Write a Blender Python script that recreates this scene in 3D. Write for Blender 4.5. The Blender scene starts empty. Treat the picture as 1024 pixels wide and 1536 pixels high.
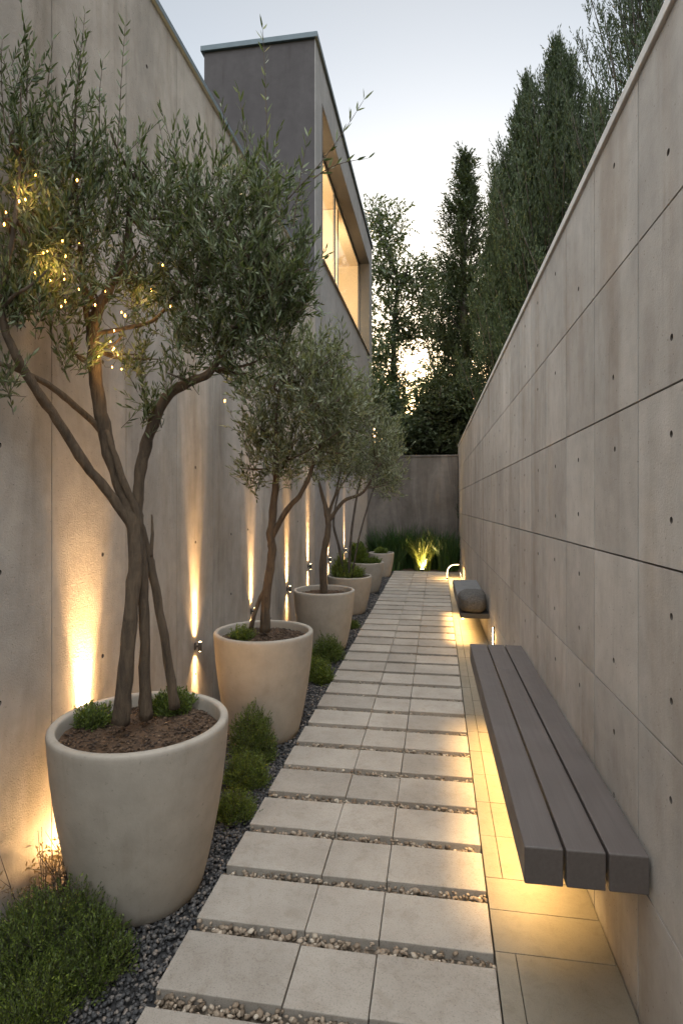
import bpy, bmesh, math, random
import numpy as np
from mathutils import Vector

random.seed(7)
rng = np.random.default_rng(11)
scene = bpy.context.scene
COL = scene.collection
R = math.radians

# ------------------------------------------------------------------ camera numbers
F, CX, HV, CH = 880.0, 512.0, 742.0, 1.5          # focal length (px of the 1024 wide photo), centre, horizon, eye height
TH = math.atan(144.0 / F)
CT, ST = math.cos(TH), math.sin(TH)

DS = 1.0
def at(u, v, d):
    """point seen at (u, v) of the photo, d metres in front of the lens"""
    d *= DS
    l = (u - CX) / F * d
    return Vector((l * CT - d * ST, l * ST + d * CT, CH - (v - HV) / F * d))

def wall_x(y):                                    # face of the right-hand wall
    return 0.58 - 0.0131 * (y - 1.2)

# ------------------------------------------------------------------ objects
def tag(o, label=None, cat=None, group=None, kind=None):
    if label: o['label'] = label
    if cat: o['category'] = cat
    if group: o['group'] = group
    if kind: o['kind'] = kind
    return o

def empty(name, loc, rz=0.0):
    o = bpy.data.objects.new(name, None)
    o.empty_display_size = 0.1
    o.location = loc
    o.rotation_euler = (0, 0, rz)
    COL.objects.link(o)
    return o

def link(name, me, mats, parent=None, loc=None):
    if not isinstance(mats, (list, tuple)): mats = [mats]
    for m in mats: me.materials.append(m)
    o = bpy.data.objects.new(name, me)
    COL.objects.link(o)
    if parent is not None:
        o.parent = parent
    if loc is not None: o.location = loc
    return o

def copy_tree(o, parent=None):
    c = o.copy()
    COL.objects.link(c)
    c.parent = parent
    for ch in list(o.children): copy_tree(ch, c)
    return c

class MB:
    """collects plain geometry for one mesh"""
    def __init__(s):
        s.v = []; s.f = []; s.mi = []; s.sm = []
    def add(s, verts, faces, mi=0, smooth=False):
        b = len(s.v)
        s.v.extend([tuple(p) for p in verts])
        for f in faces:
            s.f.append(tuple(b + i for i in f)); s.mi.append(mi); s.sm.append(smooth)
    def box(s, x0, x1, y0, y1, z0, z1, mi=0, ch=0.0, org=None):
        if ch <= 0:
            v = [(x0,y0,z0),(x1,y0,z0),(x1,y1,z0),(x0,y1,z0),(x0,y0,z1),(x1,y0,z1),(x1,y1,z1),(x0,y1,z1)]
            f = [(3,2,1,0),(4,5,6,7),(0,1,5,4),(1,2,6,5),(2,3,7,6),(3,0,4,7)]
            s.add(v, f, mi)
        else:
            bm = bmesh.new()
            bmesh.ops.create_cube(bm, size=1.0)
            for p in bm.verts:
                p.co = Vector((x0 + (p.co.x + .5) * (x1 - x0), y0 + (p.co.y + .5) * (y1 - y0), z0 + (p.co.z + .5) * (z1 - z0)))
            bmesh.ops.bevel(bm, geom=bm.edges[:], offset=ch, segments=2, affect='EDGES', profile=.5)
            bm.verts.index_update()
            s.add([p.co[:] for p in bm.verts], [[q.index for q in f.verts] for f in bm.faces], mi)
            bm.free()
    def quad(s, a, b, c, d, mi=0): s.add([a, b, c, d], [(0, 1, 2, 3)], mi)
    def lathe(s, prof, n=48, mi=0, cx=0, cy=0, smooth=True, cap0=False, cap1=False):
        v = []
        for r, z in prof:
            for k in range(n):
                a = 2 * math.pi * k / n
                v.append((cx + r * math.cos(a), cy + r * math.sin(a), z))
        f = []
        for i in range(len(prof) - 1):
            for k in range(n):
                k2 = (k + 1) % n
                f.append((i*n + k, i*n + k2, (i+1)*n + k2, (i+1)*n + k))
        s.add(v, f, mi, smooth)
        b = len(prof) - 1
        if cap0: s.add(v[:n], [tuple(range(n - 1, -1, -1))], mi)
        if cap1: s.add(v[b*n:], [tuple(range(n))], mi)
    def tube(s, pts, rad, n=8, mi=0, jit=0.0, cap=True):
        pts = [Vector(p) for p in pts]
        t = (pts[1] - pts[0]).normalized()
        a = t.orthogonal().normalized()
        v = []; f = []
        for i, p in enumerate(pts):
            t2 = (pts[min(i+1, len(pts)-1)] - pts[max(i-1, 0)]).normalized()
            a = (a - t2 * a.dot(t2)).normalized()
            b = t2.cross(a)
            r = rad[i] if hasattr(rad, '__len__') else rad
            for k in range(n):
                q = 2 * math.pi * k / n
                rr = r * (1 + jit * random.uniform(-1, 1))
                v.append(p + (a * math.cos(q) + b * math.sin(q)) * rr)
        for i in range(len(pts) - 1):
            for k in range(n):
                k2 = (k + 1) % n
                f.append((i*n + k, i*n + k2, (i+1)*n + k2, (i+1)*n + k))
        if cap:
            f.append(tuple(range(n - 1, -1, -1)))
            f.append(tuple((len(pts)-1)*n + k for k in range(n)))
        s.add(v, f, mi, True)
    def mesh(s, name):
        me = bpy.data.meshes.new(name)
        me.from_pydata(s.v, [], s.f)
        me.polygons.foreach_set('material_index', s.mi)
        me.polygons.foreach_set('use_smooth', s.sm)
        me.update()
        return me
    def build(s, name, mats, parent=None, loc=None):
        return link(name, s.mesh(name), mats, parent, loc)

def np_mesh(name, blocks):
    """blocks: list of (verts (N,3), faces (M,k), material index)"""
    V = []; loops = []; tot = []; mi = []; b = 0
    for v, f, m in blocks:
        if len(v) == 0: continue
        V.append(v); loops.append((f + b).ravel())
        tot.append(np.full(len(f), f.shape[1])); mi.append(np.full(len(f), m)); b += len(v)
    V = np.concatenate(V); loops = np.concatenate(loops); tot = np.concatenate(tot); mi = np.concatenate(mi)
    me = bpy.data.meshes.new(name)
    me.vertices.add(len(V)); me.loops.add(len(loops)); me.polygons.add(len(tot))
    me.vertices.foreach_set('co', V.astype(np.float32).ravel())
    me.loops.foreach_set('vertex_index', loops.astype(np.int32))
    st = np.concatenate([[0], np.cumsum(tot)[:-1]])
    me.polygons.foreach_set('loop_start', st.astype(np.int32))
    me.polygons.foreach_set('loop_total', tot.astype(np.int32))
    me.polygons.foreach_set('material_index', mi.astype(np.int32))
    me.update(calc_edges=True)
    return me

def nrm(a):
    return a / np.maximum(np.linalg.norm(a, axis=-1, keepdims=True), 1e-9)

def leaf_block(P, Dr, L, W, fold=0.25, mi=0, six=True):
    """lance-shaped leaves: base P, direction Dr, length L, half-width W"""
    n = len(P)
    Dr = nrm(Dr)
    side = nrm(np.cross(Dr, nrm(rng.normal(size=(n, 3)))))
    up = np.cross(side, Dr)
    L = L[:, None]; W = W[:, None]
    if six:
        bend = up * L * rng.uniform(-.12, .12, (n, 1))
        pts = [P, P + Dr*L*.35 + side*W + up*W*fold, P + Dr*L*.7 + side*W*.75 + up*W*fold + bend*.5, P + Dr*L + bend,
               P + Dr*L*.7 - side*W*.75 + up*W*fold + bend*.5, P + Dr*L*.35 - side*W + up*W*fold]
        V = np.stack(pts, 1).reshape(-1, 3)
        b = (np.arange(n) * 6)[:, None]
        Fq = np.concatenate([b + np.array([[0, 1, 2, 3]]), b + np.array([[0, 3, 4, 5]])])
    else:
        pts = [P, P + Dr*L*.5 + side*W + up*W*fold, P + Dr*L, P + Dr*L*.5 - side*W]
        V = np.stack(pts, 1).reshape(-1, 3)
        b = (np.arange(n) * 4)[:, None]
        Fq = b + np.array([[0, 1, 2, 3]])
    return V, Fq, mi

def twig_block(A, B, r, mi=1):
    """three-sided twigs from A to B"""
    n = len(A)
    d = nrm(B - A)
    s = nrm(np.cross(d, nrm(rng.normal(size=(n, 3)))))
    t = np.cross(d, s)
    pts = []
    for E, q in ((A, 1.0), (B, .45)):
        for k in range(3):
            a = 2 * math.pi * k / 3
            pts.append(E + (s * math.cos(a) + t * math.sin(a)) * (r[:, None] * q))
    V = np.stack(pts, 1).reshape(-1, 3)
    b = (np.arange(n) * 6)[:, None]
    Fq = np.concatenate([b + np.array([[k, (k+1) % 3, 3 + (k+1) % 3, 3 + k]]) for k in range(3)])
    return V, Fq, mi

ICO = None
def stones_block(P, S, squash=.65, mi=0):
    global ICO
    if ICO is None:
        bm = bmesh.new(); bmesh.ops.create_icosphere(bm, subdivisions=1, radius=1.0)
        bm.verts.index_update()
        ICO = (np.array([v.co[:] for v in bm.verts]), np.array([[v.index for v in f.verts] for f in bm.faces])); bm.free()
    v0, f0 = ICO
    n = len(P); m = len(v0)
    V = v0[None] * (1 + rng.uniform(-.22, .22, (n, m, 1)))
    sc = np.stack([rng.uniform(.7, 1.3, n), rng.uniform(.6, 1.1, n), squash * rng.uniform(.7, 1.15, n)], 1)
    V = V * sc[:, None, :] * S[:, None, None]
    a = rng.uniform(0, 2*math.pi, n); tl = rng.uniform(-.5, .5, n)
    ct, st = np.cos(tl)[:, None], np.sin(tl)[:, None]
    X, Z = V[..., 0] * ct - V[..., 2] * st, V[..., 0] * st + V[..., 2] * ct
    Y = V[..., 1]
    ca, sa = np.cos(a)[:, None], np.sin(a)[:, None]
    V = np.stack([X*ca - Y*sa, X*sa + Y*ca, Z], -1) + P[:, None, :]
    Fc = (f0[None] + (np.arange(n) * m)[:, None, None]).reshape(-1, 3)
    return V.reshape(-1, 3), Fc, mi

# ------------------------------------------------------------------ materials
def new_mat(name):
    m = bpy.data.materials.new(name); m.use_nodes = True
    nt = m.node_tree
    return m, nt, nt.nodes['Principled BSDF'], nt.nodes['Material Output']

def N(nt, typ, **kw):
    n = nt.nodes.new(typ)
    for k, v in kw.items():
        if k in n.inputs.keys(): n.inputs[k].default_value = v
        else: setattr(n, k, v)
    return n

def ramp(nt, src, stops):
    r = nt.nodes.new('ShaderNodeValToRGB')
    els = r.color_ramp.elements
    while len(els) < len(stops): els.new(.5)
    for e, (p, c) in zip(els, stops):
        e.position = p; e.color = (*c, 1) if len(c) == 3 else c
    nt.links.new(src, r.inputs[0])
    return r.outputs[0]

def mapping(nt, scale=(1, 1, 1), loc=(0, 0, 0)):
    tc = nt.nodes.new('ShaderNodeTexCoord')
    mp = N(nt, 'ShaderNodeMapping'); mp.inputs['Scale'].default_value = scale; mp.inputs['Location'].default_value = loc
    nt.links.new(tc.outputs['Object'], mp.inputs[0])
    return mp.outputs[0]

def noise(nt, vec, scale, detail=4, rough=.6, dist=0.0):
    n = N(nt, 'ShaderNodeTexNoise', Scale=scale, Detail=detail, Roughness=rough, Distortion=dist)
    nt.links.new(vec, n.inputs['Vector'])
    return n.outputs['Fac']

def mix(nt, fac, a, b, mode='MIX'):
    n = nt.nodes.new('ShaderNodeMix'); n.data_type = 'RGBA'; n.blend_type = mode; n.clamp_factor = True
    for sock, val in ((n.inputs[0], fac), (n.inputs[6], a), (n.inputs[7], b)):
        if isinstance(val, bpy.types.NodeSocket): nt.links.new(val, sock)
        elif isinstance(val, (int, float)): sock.default_value = val
        else: sock.default_value = (*val, 1)
    return n.outputs[2]

def math_n(nt, op, a, b=0.0):
    n = nt.nodes.new('ShaderNodeMath'); n.operation = op
    for sock, val in ((n.inputs[0], a), (n.inputs[1], b)):
        if isinstance(val, bpy.types.NodeSocket): nt.links.new(val, sock)
        else: sock.default_value = val
    return n.outputs[0]

def bump(nt, p, h, strength, dist):
    b = N(nt, 'ShaderNodeBump', Strength=strength, Distance=dist)
    nt.links.new(h, b.inputs['Height']); nt.links.new(b.outputs[0], p.inputs['Normal'])

def island(nt):
    return nt.nodes.new('ShaderNodeNewGeometry').outputs['Random Per Island']

def concrete(name, c0, c1, grain=1.0, streak=.35, rough=.85, tint=None, panel=.12):
    m, nt, p, out = new_mat(name)
    v = mapping(nt)
    big = noise(nt, v, 1.3, 5, .62, .4)
    mid = noise(nt, v, 9, 6, .65)
    vs = mapping(nt, (1.7, 1.7, .30))
    stk = noise(nt, vs, 1.5, 7, .68, 1.2)
    base = ramp(nt, big, [(.3, c0), (.7, c1)])
    f = ramp(nt, stk, [(.30, (1-streak,)*3), (.60, (1, 1, 1))])
    base = mix(nt, 1.0, base, f, 'MULTIPLY')
    fm = ramp(nt, mid, [(.3, (.80, .80, .80)), (.65, (1.05, 1.05, 1.05))])
    base = mix(nt, .75, base, fm, 'MULTIPLY')
    if panel:
        ip = ramp(nt, island(nt), [(0, (1-panel,)*3), (1, (1+panel,)*3)])
        base = mix(nt, 1.0, base, ip, 'MULTIPLY')
    spots = noise(nt, v, 55, 3, .7)
    sp = ramp(nt, spots, [(.28, (.62, .6, .58)), (.36, (1, 1, 1))])
    base = mix(nt, .7, base, sp, 'MULTIPLY')
    dr = noise(nt, mapping(nt, (9, 9, .55), (2, 5, 1)), 1.5, 4, .55, .4)
    base = mix(nt, .34, base, ramp(nt, dr, [(.60, (1, 1, 1)), (.74, (.62, .57, .52))]), 'MULTIPLY')
    vo = nt.nodes.new('ShaderNodeTexVoronoi'); vo.inputs['Scale'].default_value = 34; nt.links.new(v, vo.inputs['Vector'])
    air = ramp(nt, vo.outputs['Distance'], [(.05, (.35, .33, .31)), (.10, (1, 1, 1))])
    base = mix(nt, .8 if panel else .25, base, air, 'MULTIPLY')
    if tint:
        st2 = noise(nt, mapping(nt, (2.2, 2.2, .5), (3, 1, 2)), 1.7, 4, .6)
        tf = ramp(nt, st2, [(.5, (0, 0, 0)), (.68, (1, 1, 1))])
        base = mix(nt, tf, base, mix(nt, 1.0, base, tint, 'MULTIPLY'))
    nt.links.new(base, p.inputs['Base Color'])
    p.inputs['Roughness'].default_value = rough
    p.inputs['Specular IOR Level'].default_value = .3
    h1 = noise(nt, v, 130, 4, .7)
    h2 = noise(nt, v, 22, 4, .6)
    hs = math_n(nt, 'ADD', math_n(nt, 'MULTIPLY', h1, 1.0), math_n(nt, 'MULTIPLY', h2, .45))
    bump(nt, p, hs, .55 * grain, .005)
    return m

def leaf_mat(name, top, top2, under, rough=.45, trans=.25, spec=.4):
    m, nt, p, out = new_mat(name)
    rnd = island(nt)
    col = ramp(nt, rnd, [(0, top), (1, top2)])
    geo = nt.nodes.new('ShaderNodeNewGeometry')
    col = mix(nt, geo.outputs['Backfacing'], col, under)
    nt.links.new(col, p.inputs['Base Color'])
    p.inputs['Roughness'].default_value = rough
    p.inputs['Specular IOR Level'].default_value = spec
    tr = nt.nodes.new('ShaderNodeBsdfTranslucent')
    tcol = mix(nt, 1.0, col, (1.3, 1.35, .6), 'MULTIPLY')
    nt.links.new(tcol, tr.inputs['Color'])
    ms = nt.nodes.new('ShaderNodeMixShader'); ms.inputs[0].default_value = trans
    nt.links.new(p.outputs[0], ms.inputs[1]); nt.links.new(tr.outputs[0], ms.inputs[2])
    nt.links.new(ms.outputs[0], out.inputs[0])
    return m

def bark_mat(name, c0, c1):
    m, nt, p, out = new_mat(name)
    v = mapping(nt, (1, 1, .22))
    n1 = noise(nt, v, 38, 6, .7, .6)
    n2 = noise(nt, mapping(nt), 6, 4, .6)
    col = ramp(nt, n1, [(.3, c0), (.68, c1)])
    col = mix(nt, .6, col, ramp(nt, n2, [(.35, (.55, .55, .55)), (.65, (1.15, 1.12, 1.08))]), 'MULTIPLY')
    nt.links.new(col, p.inputs['Base Color'])
    p.inputs['Roughness'].default_value = .9
    bump(nt, p, math_n(nt, 'ADD', n1, math_n(nt, 'MULTIPLY', n2, .8)), 1.0, .014)
    return m

def stone_mat(name, stops, rough=.8):
    m, nt, p, out = new_mat(name)
    rnd = island(nt)
    col = ramp(nt, rnd, stops)
    n = noise(nt, mapping(nt), 160, 3, .6)
    col = mix(nt, .5, col, ramp(nt, n, [(.3, (.7, .7, .7)), (.7, (1.2, 1.2, 1.2))]), 'MULTIPLY')
    nt.links.new(col, p.inputs['Base Color'])
    p.inputs['Roughness'].default_value = rough
    return m

def plain(name, col, rough=.5, metal=0.0, var=.15, scale=14, bmp=0.0, bscale=90):
    m, nt, p, out = new_mat(name)
    n = noise(nt, mapping(nt), scale, 5, .6)
    c = ramp(nt, n, [(.3, tuple(x * (1 - var) for x in col)), (.7, tuple(x * (1 + var) for x in col))])
    nt.links.new(c, p.inputs['Base Color'])
    p.inputs['Roughness'].default_value = rough
    p.inputs['Metallic'].default_value = metal
    if bmp:
        bump(nt, p, noise(nt, mapping(nt), bscale, 4, .65), bmp, .003)
    return m

def glow(name, col, s):
    m, nt, p, out = new_mat(name)
    p.inputs['Base Color'].default_value = (.8, .75, .65, 1)
    p.inputs['Emission Color'].default_value = (*col, 1)
    p.inputs['Emission Strength'].default_value = s
    return m

WARM = (1.0, .60, .25)
M = {}
M['wall_r'] = concrete('board_marked_concrete', (.40, .360, .322), (.52, .472, .425), .6, .15, .8, tint=(.82, .77, .72), panel=.10)
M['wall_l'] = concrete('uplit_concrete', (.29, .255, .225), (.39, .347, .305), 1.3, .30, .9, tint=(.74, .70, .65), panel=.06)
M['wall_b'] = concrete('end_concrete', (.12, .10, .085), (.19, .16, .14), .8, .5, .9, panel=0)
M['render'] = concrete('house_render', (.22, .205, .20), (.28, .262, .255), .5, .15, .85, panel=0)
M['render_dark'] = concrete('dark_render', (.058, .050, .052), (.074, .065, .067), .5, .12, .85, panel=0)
M['cap'] = plain('coping_concrete', (.60, .56, .52), .7, 0, .15, 8, .3)
M['cap_metal'] = plain('zinc_capping', (.075, .10, .12), .6, .1, .1)
M['dark_metal'] = plain('dark_metal', (.030, .027, .026), .6, 0, .15)
M['frame'] = plain('window_frame', (.10, .09, .085), .45, .3, .12)
M['reveal'] = plain('shaded_reveal', (.042, .037, .035), .5, .2, .1)  # shade of the window recess, put into the colour
M['tie'] = plain('tie_hole_shade', (.11, .092, .078), .95, 0, .2)  # depth shade inside the holes, painted as a dark colour
M['cream'] = plain('cream_plaster', (.72, .60, .45), .8, 0, .04)
def slat_mat():
    m, nt, p, out = new_mat('bench_slat')
    g1 = noise(nt, mapping(nt, (40, .9, 40)), 2.2, 5, .65, .3)
    g2 = noise(nt, mapping(nt), 6, 5, .65)
    c = ramp(nt, g1, [(.3, (.080, .064, .058)), (.7, (.104, .085, .077))])
    c = mix(nt, .8, c, ramp(nt, g2, [(.3, (.86, .86, .86)), (.7, (1.1, 1.09, 1.08))]), 'MULTIPLY')
    nt.links.new(c, p.inputs['Base Color'])
    nt.links.new(ramp(nt, g2, [(.3, (.42,) * 3), (.7, (.62,) * 3)]), p.inputs['Roughness'])
    bump(nt, p, g1, .25, .002)
    return m
M['bench'] = slat_mat()
M['bench_stone'] = plain('bench_stone', (.13, .125, .125), .65, 0, .2, 16, .5)
M['pot'] = concrete('pot_concrete', (.315, .275, .23), (.345, .303, .255), .30, .05, .7, panel=0)
M['soil'] = plain('potting_soil', (.062, .033, .016), .95, 0, .5, 45, 1.0, 70)
M['chips'] = stone_mat('bark_chips', [(0, (.020, .010, .005)), (.6, (.070, .038, .019)), (.95, (.11, .066, .036)), (1, (.20, .13, .08))])
M['gravel'] = stone_mat('dark_gravel', [(0, (.022, .022, .024)), (.55, (.07, .066, .066)), (.85, (.13, .115, .105)), (1, (.24, .19, .155))], .7)
M['pebbles'] = stone_mat('beige_pebbles', [(0, (.10, .072, .048)), (.4, (.21, .155, .108)), (.78, (.32, .25, .185)), (1, (.46, .39, .31))], .75)
M['gravel_bed'] = plain('gravel_bed', (.035, .033, .033), .95, 0, .4, 60)
M['pebble_bed'] = plain('pebble_bed', (.12, .095, .07), .95, 0, .4, 60)
M['bark'] = bark_mat('olive_bark', (.040, .025, .0145), (.115, .079, .049))
M['bark_dark'] = bark_mat('dark_bark', (.03, .024, .02), (.085, .068, .055))
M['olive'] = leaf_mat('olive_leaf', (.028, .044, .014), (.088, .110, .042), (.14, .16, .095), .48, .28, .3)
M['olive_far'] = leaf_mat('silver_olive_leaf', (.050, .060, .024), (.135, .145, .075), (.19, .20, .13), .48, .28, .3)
M['conifer'] = leaf_mat('conifer_needle', (.018, .032, .012), (.058, .080, .032), (.045, .06, .03), .6, .12, .2)
M['conifer2'] = leaf_mat('cypress_needle', (.022, .034, .014), (.06, .075, .034), (.05, .062, .034), .6, .18, .2)
M['broad'] = leaf_mat('broad_leaf', (.034, .052, .020), (.105, .125, .048), (.07, .09, .05), .5, .3)
M['shrub'] = leaf_mat('dark_shrub_leaf', (.048, .080, .015), (.18, .225, .04), (.09, .12, .03), .5, .25, .3)
M['shrub_y'] = leaf_mat('bright_shrub_leaf', (.075, .12, .016), (.23, .27, .045), (.11, .14, .04), .5, .3, .3)
M['grassy'] = leaf_mat('grass_blade', (.075, .105, .018), (.21, .23, .045), (.17, .19, .05), .45, .35)
M['grass_dark'] = leaf_mat('dark_grass_blade', (.020, .045, .014), (.055, .10, .028), (.04, .08, .025), .5, .3)
M['dry'] = leaf_mat('dry_leaf', (.10, .07, .04), (.20, .14, .07), (.16, .11, .06), .7, .2)
M['cord'] = plain('dark_cord', (.03, .028, .02), .6)
M['bulb'] = glow('bulb_glow', (1.0, .42, .06), 14)
M['lens'] = glow('lamp_lens', (1.0, .66, .28), 30)
M['led'] = glow('led_strip', (1.0, .66, .26), 6)
M['terrain'] = plain('terrain_soil', (.05, .05, .03), .95, 0, .4, 3)

# paving: pale slabs
def paving(name, c0, c1, var, fine, rough=.75):
    m, nt, p, out = new_mat(name)
    v = mapping(nt)
    base = ramp(nt, noise(nt, v, 3.0, 5, .6), [(.3, c0), (.7, c1)])
    ip = ramp(nt, island(nt), [(0, (1 - var,) * 3), (1, (1 + var,) * 3)])
    base = mix(nt, 1.0, base, ip, 'MULTIPLY')
    sp = ramp(nt, noise(nt, v, 190, 3, .75), [(.30, (.55, .53, .5)), (.45, (1, 1, 1)), (.7, (1.08, 1.07, 1.05))])
    base = mix(nt, fine, base, sp, 'MULTIPLY')
    st = ramp(nt, noise(nt, mapping(nt, (1, 1, 1), (7, 3, 0)), 17, 6, .7, .8), [(.32, (.72, .69, .65)), (.5, (1, 1, 1))])
    base = mix(nt, .55, base, st, 'MULTIPLY')
    nt.links.new(base, p.inputs['Base Color'])
    p.inputs['Roughness'].default_value = rough
    p.inputs['Specular IOR Level'].default_value = .35
    h = math_n(nt, 'ADD', noise(nt, v, 260, 3, .7), noise(nt, v, 45, 4, .6))
    bump(nt, p, h, .5, .0025)
    return m
M['slab'] = paving('pale_slab', (.275, .238, .202), (.365, .322, .277), .12, .9)
M['tile'] = paving('porcelain_tile', (.17, .147, .115), (.215, .188, .15), .07, .4, .5)

# ------------------------------------------------------------------ formwork walls
def formwork(mb, cols, rows, gapc, gapr, depth, holes, hr=.009):
    """local: s along the wall, t up, n towards the viewer.  returns nothing, fills mb with (s, n, t)"""
    def q(pts): mb.add([(s, n, t) for s, t, n in pts], [tuple(range(len(pts)))])
    for i in range(len(cols) - 1):
        a0, a1 = cols[i] + gapc / 2, cols[i+1] - gapc / 2
        for j in range(len(rows) - 1):
            b0, b1 = rows[j] + gapr / 2, rows[j+1] - gapr / 2
            base = len(mb.v)
            verts = []; faces = []; hole = []
            idx = {}
            def V(s, t, n):
                k = (round(s, 5), round(t, 5), round(n, 5))
                if k not in idx:
                    idx[k] = len(verts); verts.append((s, n, t))
                return idx[k]
            def rect(s0, s1, t0, t1):
                if s1 - s0 > 1e-5 and t1 - t0 > 1e-5:
                    faces.append((V(s0, t0, 0), V(s1, t0, 0), V(s1, t1, 0), V(s0, t1, 0)))
            hs = holes(i, j, a0, a1, b0, b1)
            if hs:
                sc = hs[0][0]; w = hr * 2.2
                rect(a0, sc - w, b0, b1); rect(sc + w, a1, b0, b1)
                t = b0
                for _, ht in sorted(hs, key=lambda h: h[1]):
                    rect(sc - w, sc + w, t, ht - w)
                    n = 16
                    for k in range(n):
                        an = [2 * math.pi * k / n, 2 * math.pi * (k + 1) / n]
                        o = []; c = []
                        for x in an:
                            cx, sx = math.cos(x), math.sin(x); mm = max(abs(cx), abs(sx))
                            o.append((sc + w * cx / mm, ht + w * sx / mm)); c.append((sc + hr * cx, ht + hr * sx))
                        faces.append((V(*o[0], 0), V(*o[1], 0), V(*c[1], 0), V(*c[0], 0)))
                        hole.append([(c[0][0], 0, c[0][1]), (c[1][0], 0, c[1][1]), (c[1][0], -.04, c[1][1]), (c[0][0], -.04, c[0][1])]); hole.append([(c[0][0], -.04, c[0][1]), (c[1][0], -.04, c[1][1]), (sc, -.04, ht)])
                    t = ht + w
                rect(sc - w, sc + w, t, b1)
            else:
                rect(a0, a1, b0, b1)
            for p, r in (((a0, b0), (a1, b0)), ((a1, b0), (a1, b1)), ((a1, b1), (a0, b1)), ((a0, b1), (a0, b0))):
                faces.append((V(*p, 0), V(*p, -depth), V(*r, -depth), V(*r, 0)))
            mb.add(verts, faces)
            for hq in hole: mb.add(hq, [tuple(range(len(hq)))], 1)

# right-hand wall (local s runs along +Y, n towards -X)
root = empty('garden_wall', (wall_x(0), 0, 0), math.atan(.0131))
tag(root, 'long grey board-marked concrete wall with tie holes behind the slatted bench', 'wall')
mb = MB()
cols = [-4.1 + .455 * k for k in range(38)]
rows = [-.1, .40, .86, 1.32, 1.78, 2.24, 2.72]
def holes_r(i, j, a0, a1, b0, b1):
    sc = (a0 + a1) / 2 + random.uniform(-.012, .012)
    out = []
    for k, fr in enumerate((.26, .76)):
        if random.random() < .22: continue
        t = b0 + (b1 - b0) * fr + random.uniform(-.012, .012)
        if t < .1: continue
        out.append((sc, t))
    return out
fm = MB(); formwork(fm, cols, rows, .0085, .0062, .045, holes_r, .0092)
mb.add([(-n, s, t) for s, n, t in fm.v], fm.f); mb.mi = list(fm.mi)
core = MB(); core.box(.0455, .24, cols[0], cols[-1], -.12, 2.72)
mb.add(core.v, core.f)
mb.v = [(x, yy, z - .018 * (yy - 1.2) * (z > .2)) for x, yy, z in mb.v]
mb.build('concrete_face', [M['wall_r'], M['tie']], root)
cp = MB()
y = cols[0]
while y < cols[-1] - .1:
    y2 = min(y + 1.82, cols[-1])
    cp.box(-.010, .255, y + .002, y2 - .002, 2.722, 2.757, 0, .003); y = y2
cp.v = [(x, yy, z - .018 * (yy - 1.2)) for x, yy, z in cp.v]
cp.build('coping', M['cap'], root)

# left-hand wall, face at x = LX
LX = -1.50
HY = 7.14
root = empty('garden_wall', (LX, 0, 0))
tag(root, 'tall concrete wall washed by warm uplights behind the row of pots', 'wall')
cols = [HY - .56 * k for k in range(21)][::-1]
rows = [-.1, 2.55, 4.13]
def holes_l(i, j, a0, a1, b0, b1):
    sc = (a0 + a1) / 2 + .08 * ((i % 3) - 1) + random.uniform(-.01, .01)
    ts = {0: (.36, .76, 1.22, 1.68, 2.1), 1: (2.8, 3.3, 3.75)}[j]
    return [(sc, t + random.uniform(-.02, .02)) for t in ts if random.random() < .7]
fm = MB(); formwork(fm, cols, rows, .0045, .0011, .045, holes_l, .0100)
mb = MB(); mb.add([(n, -s, t) for s, n, t in fm.v], fm.f); mb.mi = list(fm.mi)
mb.v = [(x, -yy, z) for x, yy, z in mb.v]
core = MB(); core.box(-.26, -.0455, cols[0], HY - .003, -.12, 4.13); mb.add(core.v, core.f)
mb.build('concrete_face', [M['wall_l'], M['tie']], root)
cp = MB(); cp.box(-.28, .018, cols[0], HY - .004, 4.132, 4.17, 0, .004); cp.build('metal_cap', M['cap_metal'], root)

# end wall
EY = 12.55
root = empty('garden_wall', (-.5, EY, 0))
tag(root, 'low weathered concrete wall closing the far end behind dark grasses', 'wall')
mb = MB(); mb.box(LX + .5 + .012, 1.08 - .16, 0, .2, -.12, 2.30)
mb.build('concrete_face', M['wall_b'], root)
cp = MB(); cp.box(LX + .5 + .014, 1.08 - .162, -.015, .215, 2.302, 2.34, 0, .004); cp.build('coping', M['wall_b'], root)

# ------------------------------------------------------------------ house
HX0, HY1, HZ = -2.95, 13.49, 7.17
WY0, WY1, WZ0, WZ1 = 7.56, 12.94, 4.58, 6.64
house = empty('house', (LX, HY, 0))
tag(house, 'grey rendered upper storey with a wide glowing recessed window', 'house')
T = .26
def hb(mb, x0, x1, y0, y1, z0, z1, ch=0): mb.box(x0 - LX, x1 - LX, y0 - HY, y1 - HY, z0, z1, 0, ch)
mb = MB()
FX = LX + .004
hb(mb, FX - T, FX, HY + .2, HY1, -.1, WZ0)                       # below the window
hb(mb, FX - T, FX, HY + .2, WY0, WZ0, WZ1)
hb(mb, FX - T, FX, WY1, HY1, WZ0, WZ1)
hb(mb, FX - T, FX, HY + .2, HY1, WZ1, HZ)
mb.build('facade', M['render'], house)
mb = MB()
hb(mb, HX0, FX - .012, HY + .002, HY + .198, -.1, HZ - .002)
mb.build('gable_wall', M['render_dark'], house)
mb = MB()
hb(mb, FX - .011, FX + .001, HY + .001, HY + .199, -.1, HZ - .001)
mb.build('corner_trim', M['render'], house)
mb = MB()
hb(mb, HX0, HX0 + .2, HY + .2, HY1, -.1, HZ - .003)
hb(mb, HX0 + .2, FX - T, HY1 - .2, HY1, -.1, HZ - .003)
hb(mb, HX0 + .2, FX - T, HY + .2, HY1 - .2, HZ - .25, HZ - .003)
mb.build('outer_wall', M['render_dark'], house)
mb = MB(); hb(mb, HX0 - .04, FX + .03, HY - .03, HY1 + .03, HZ, HZ + .07, .006)
mb.build('roof_cap', M['cap_metal'], house)
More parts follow.
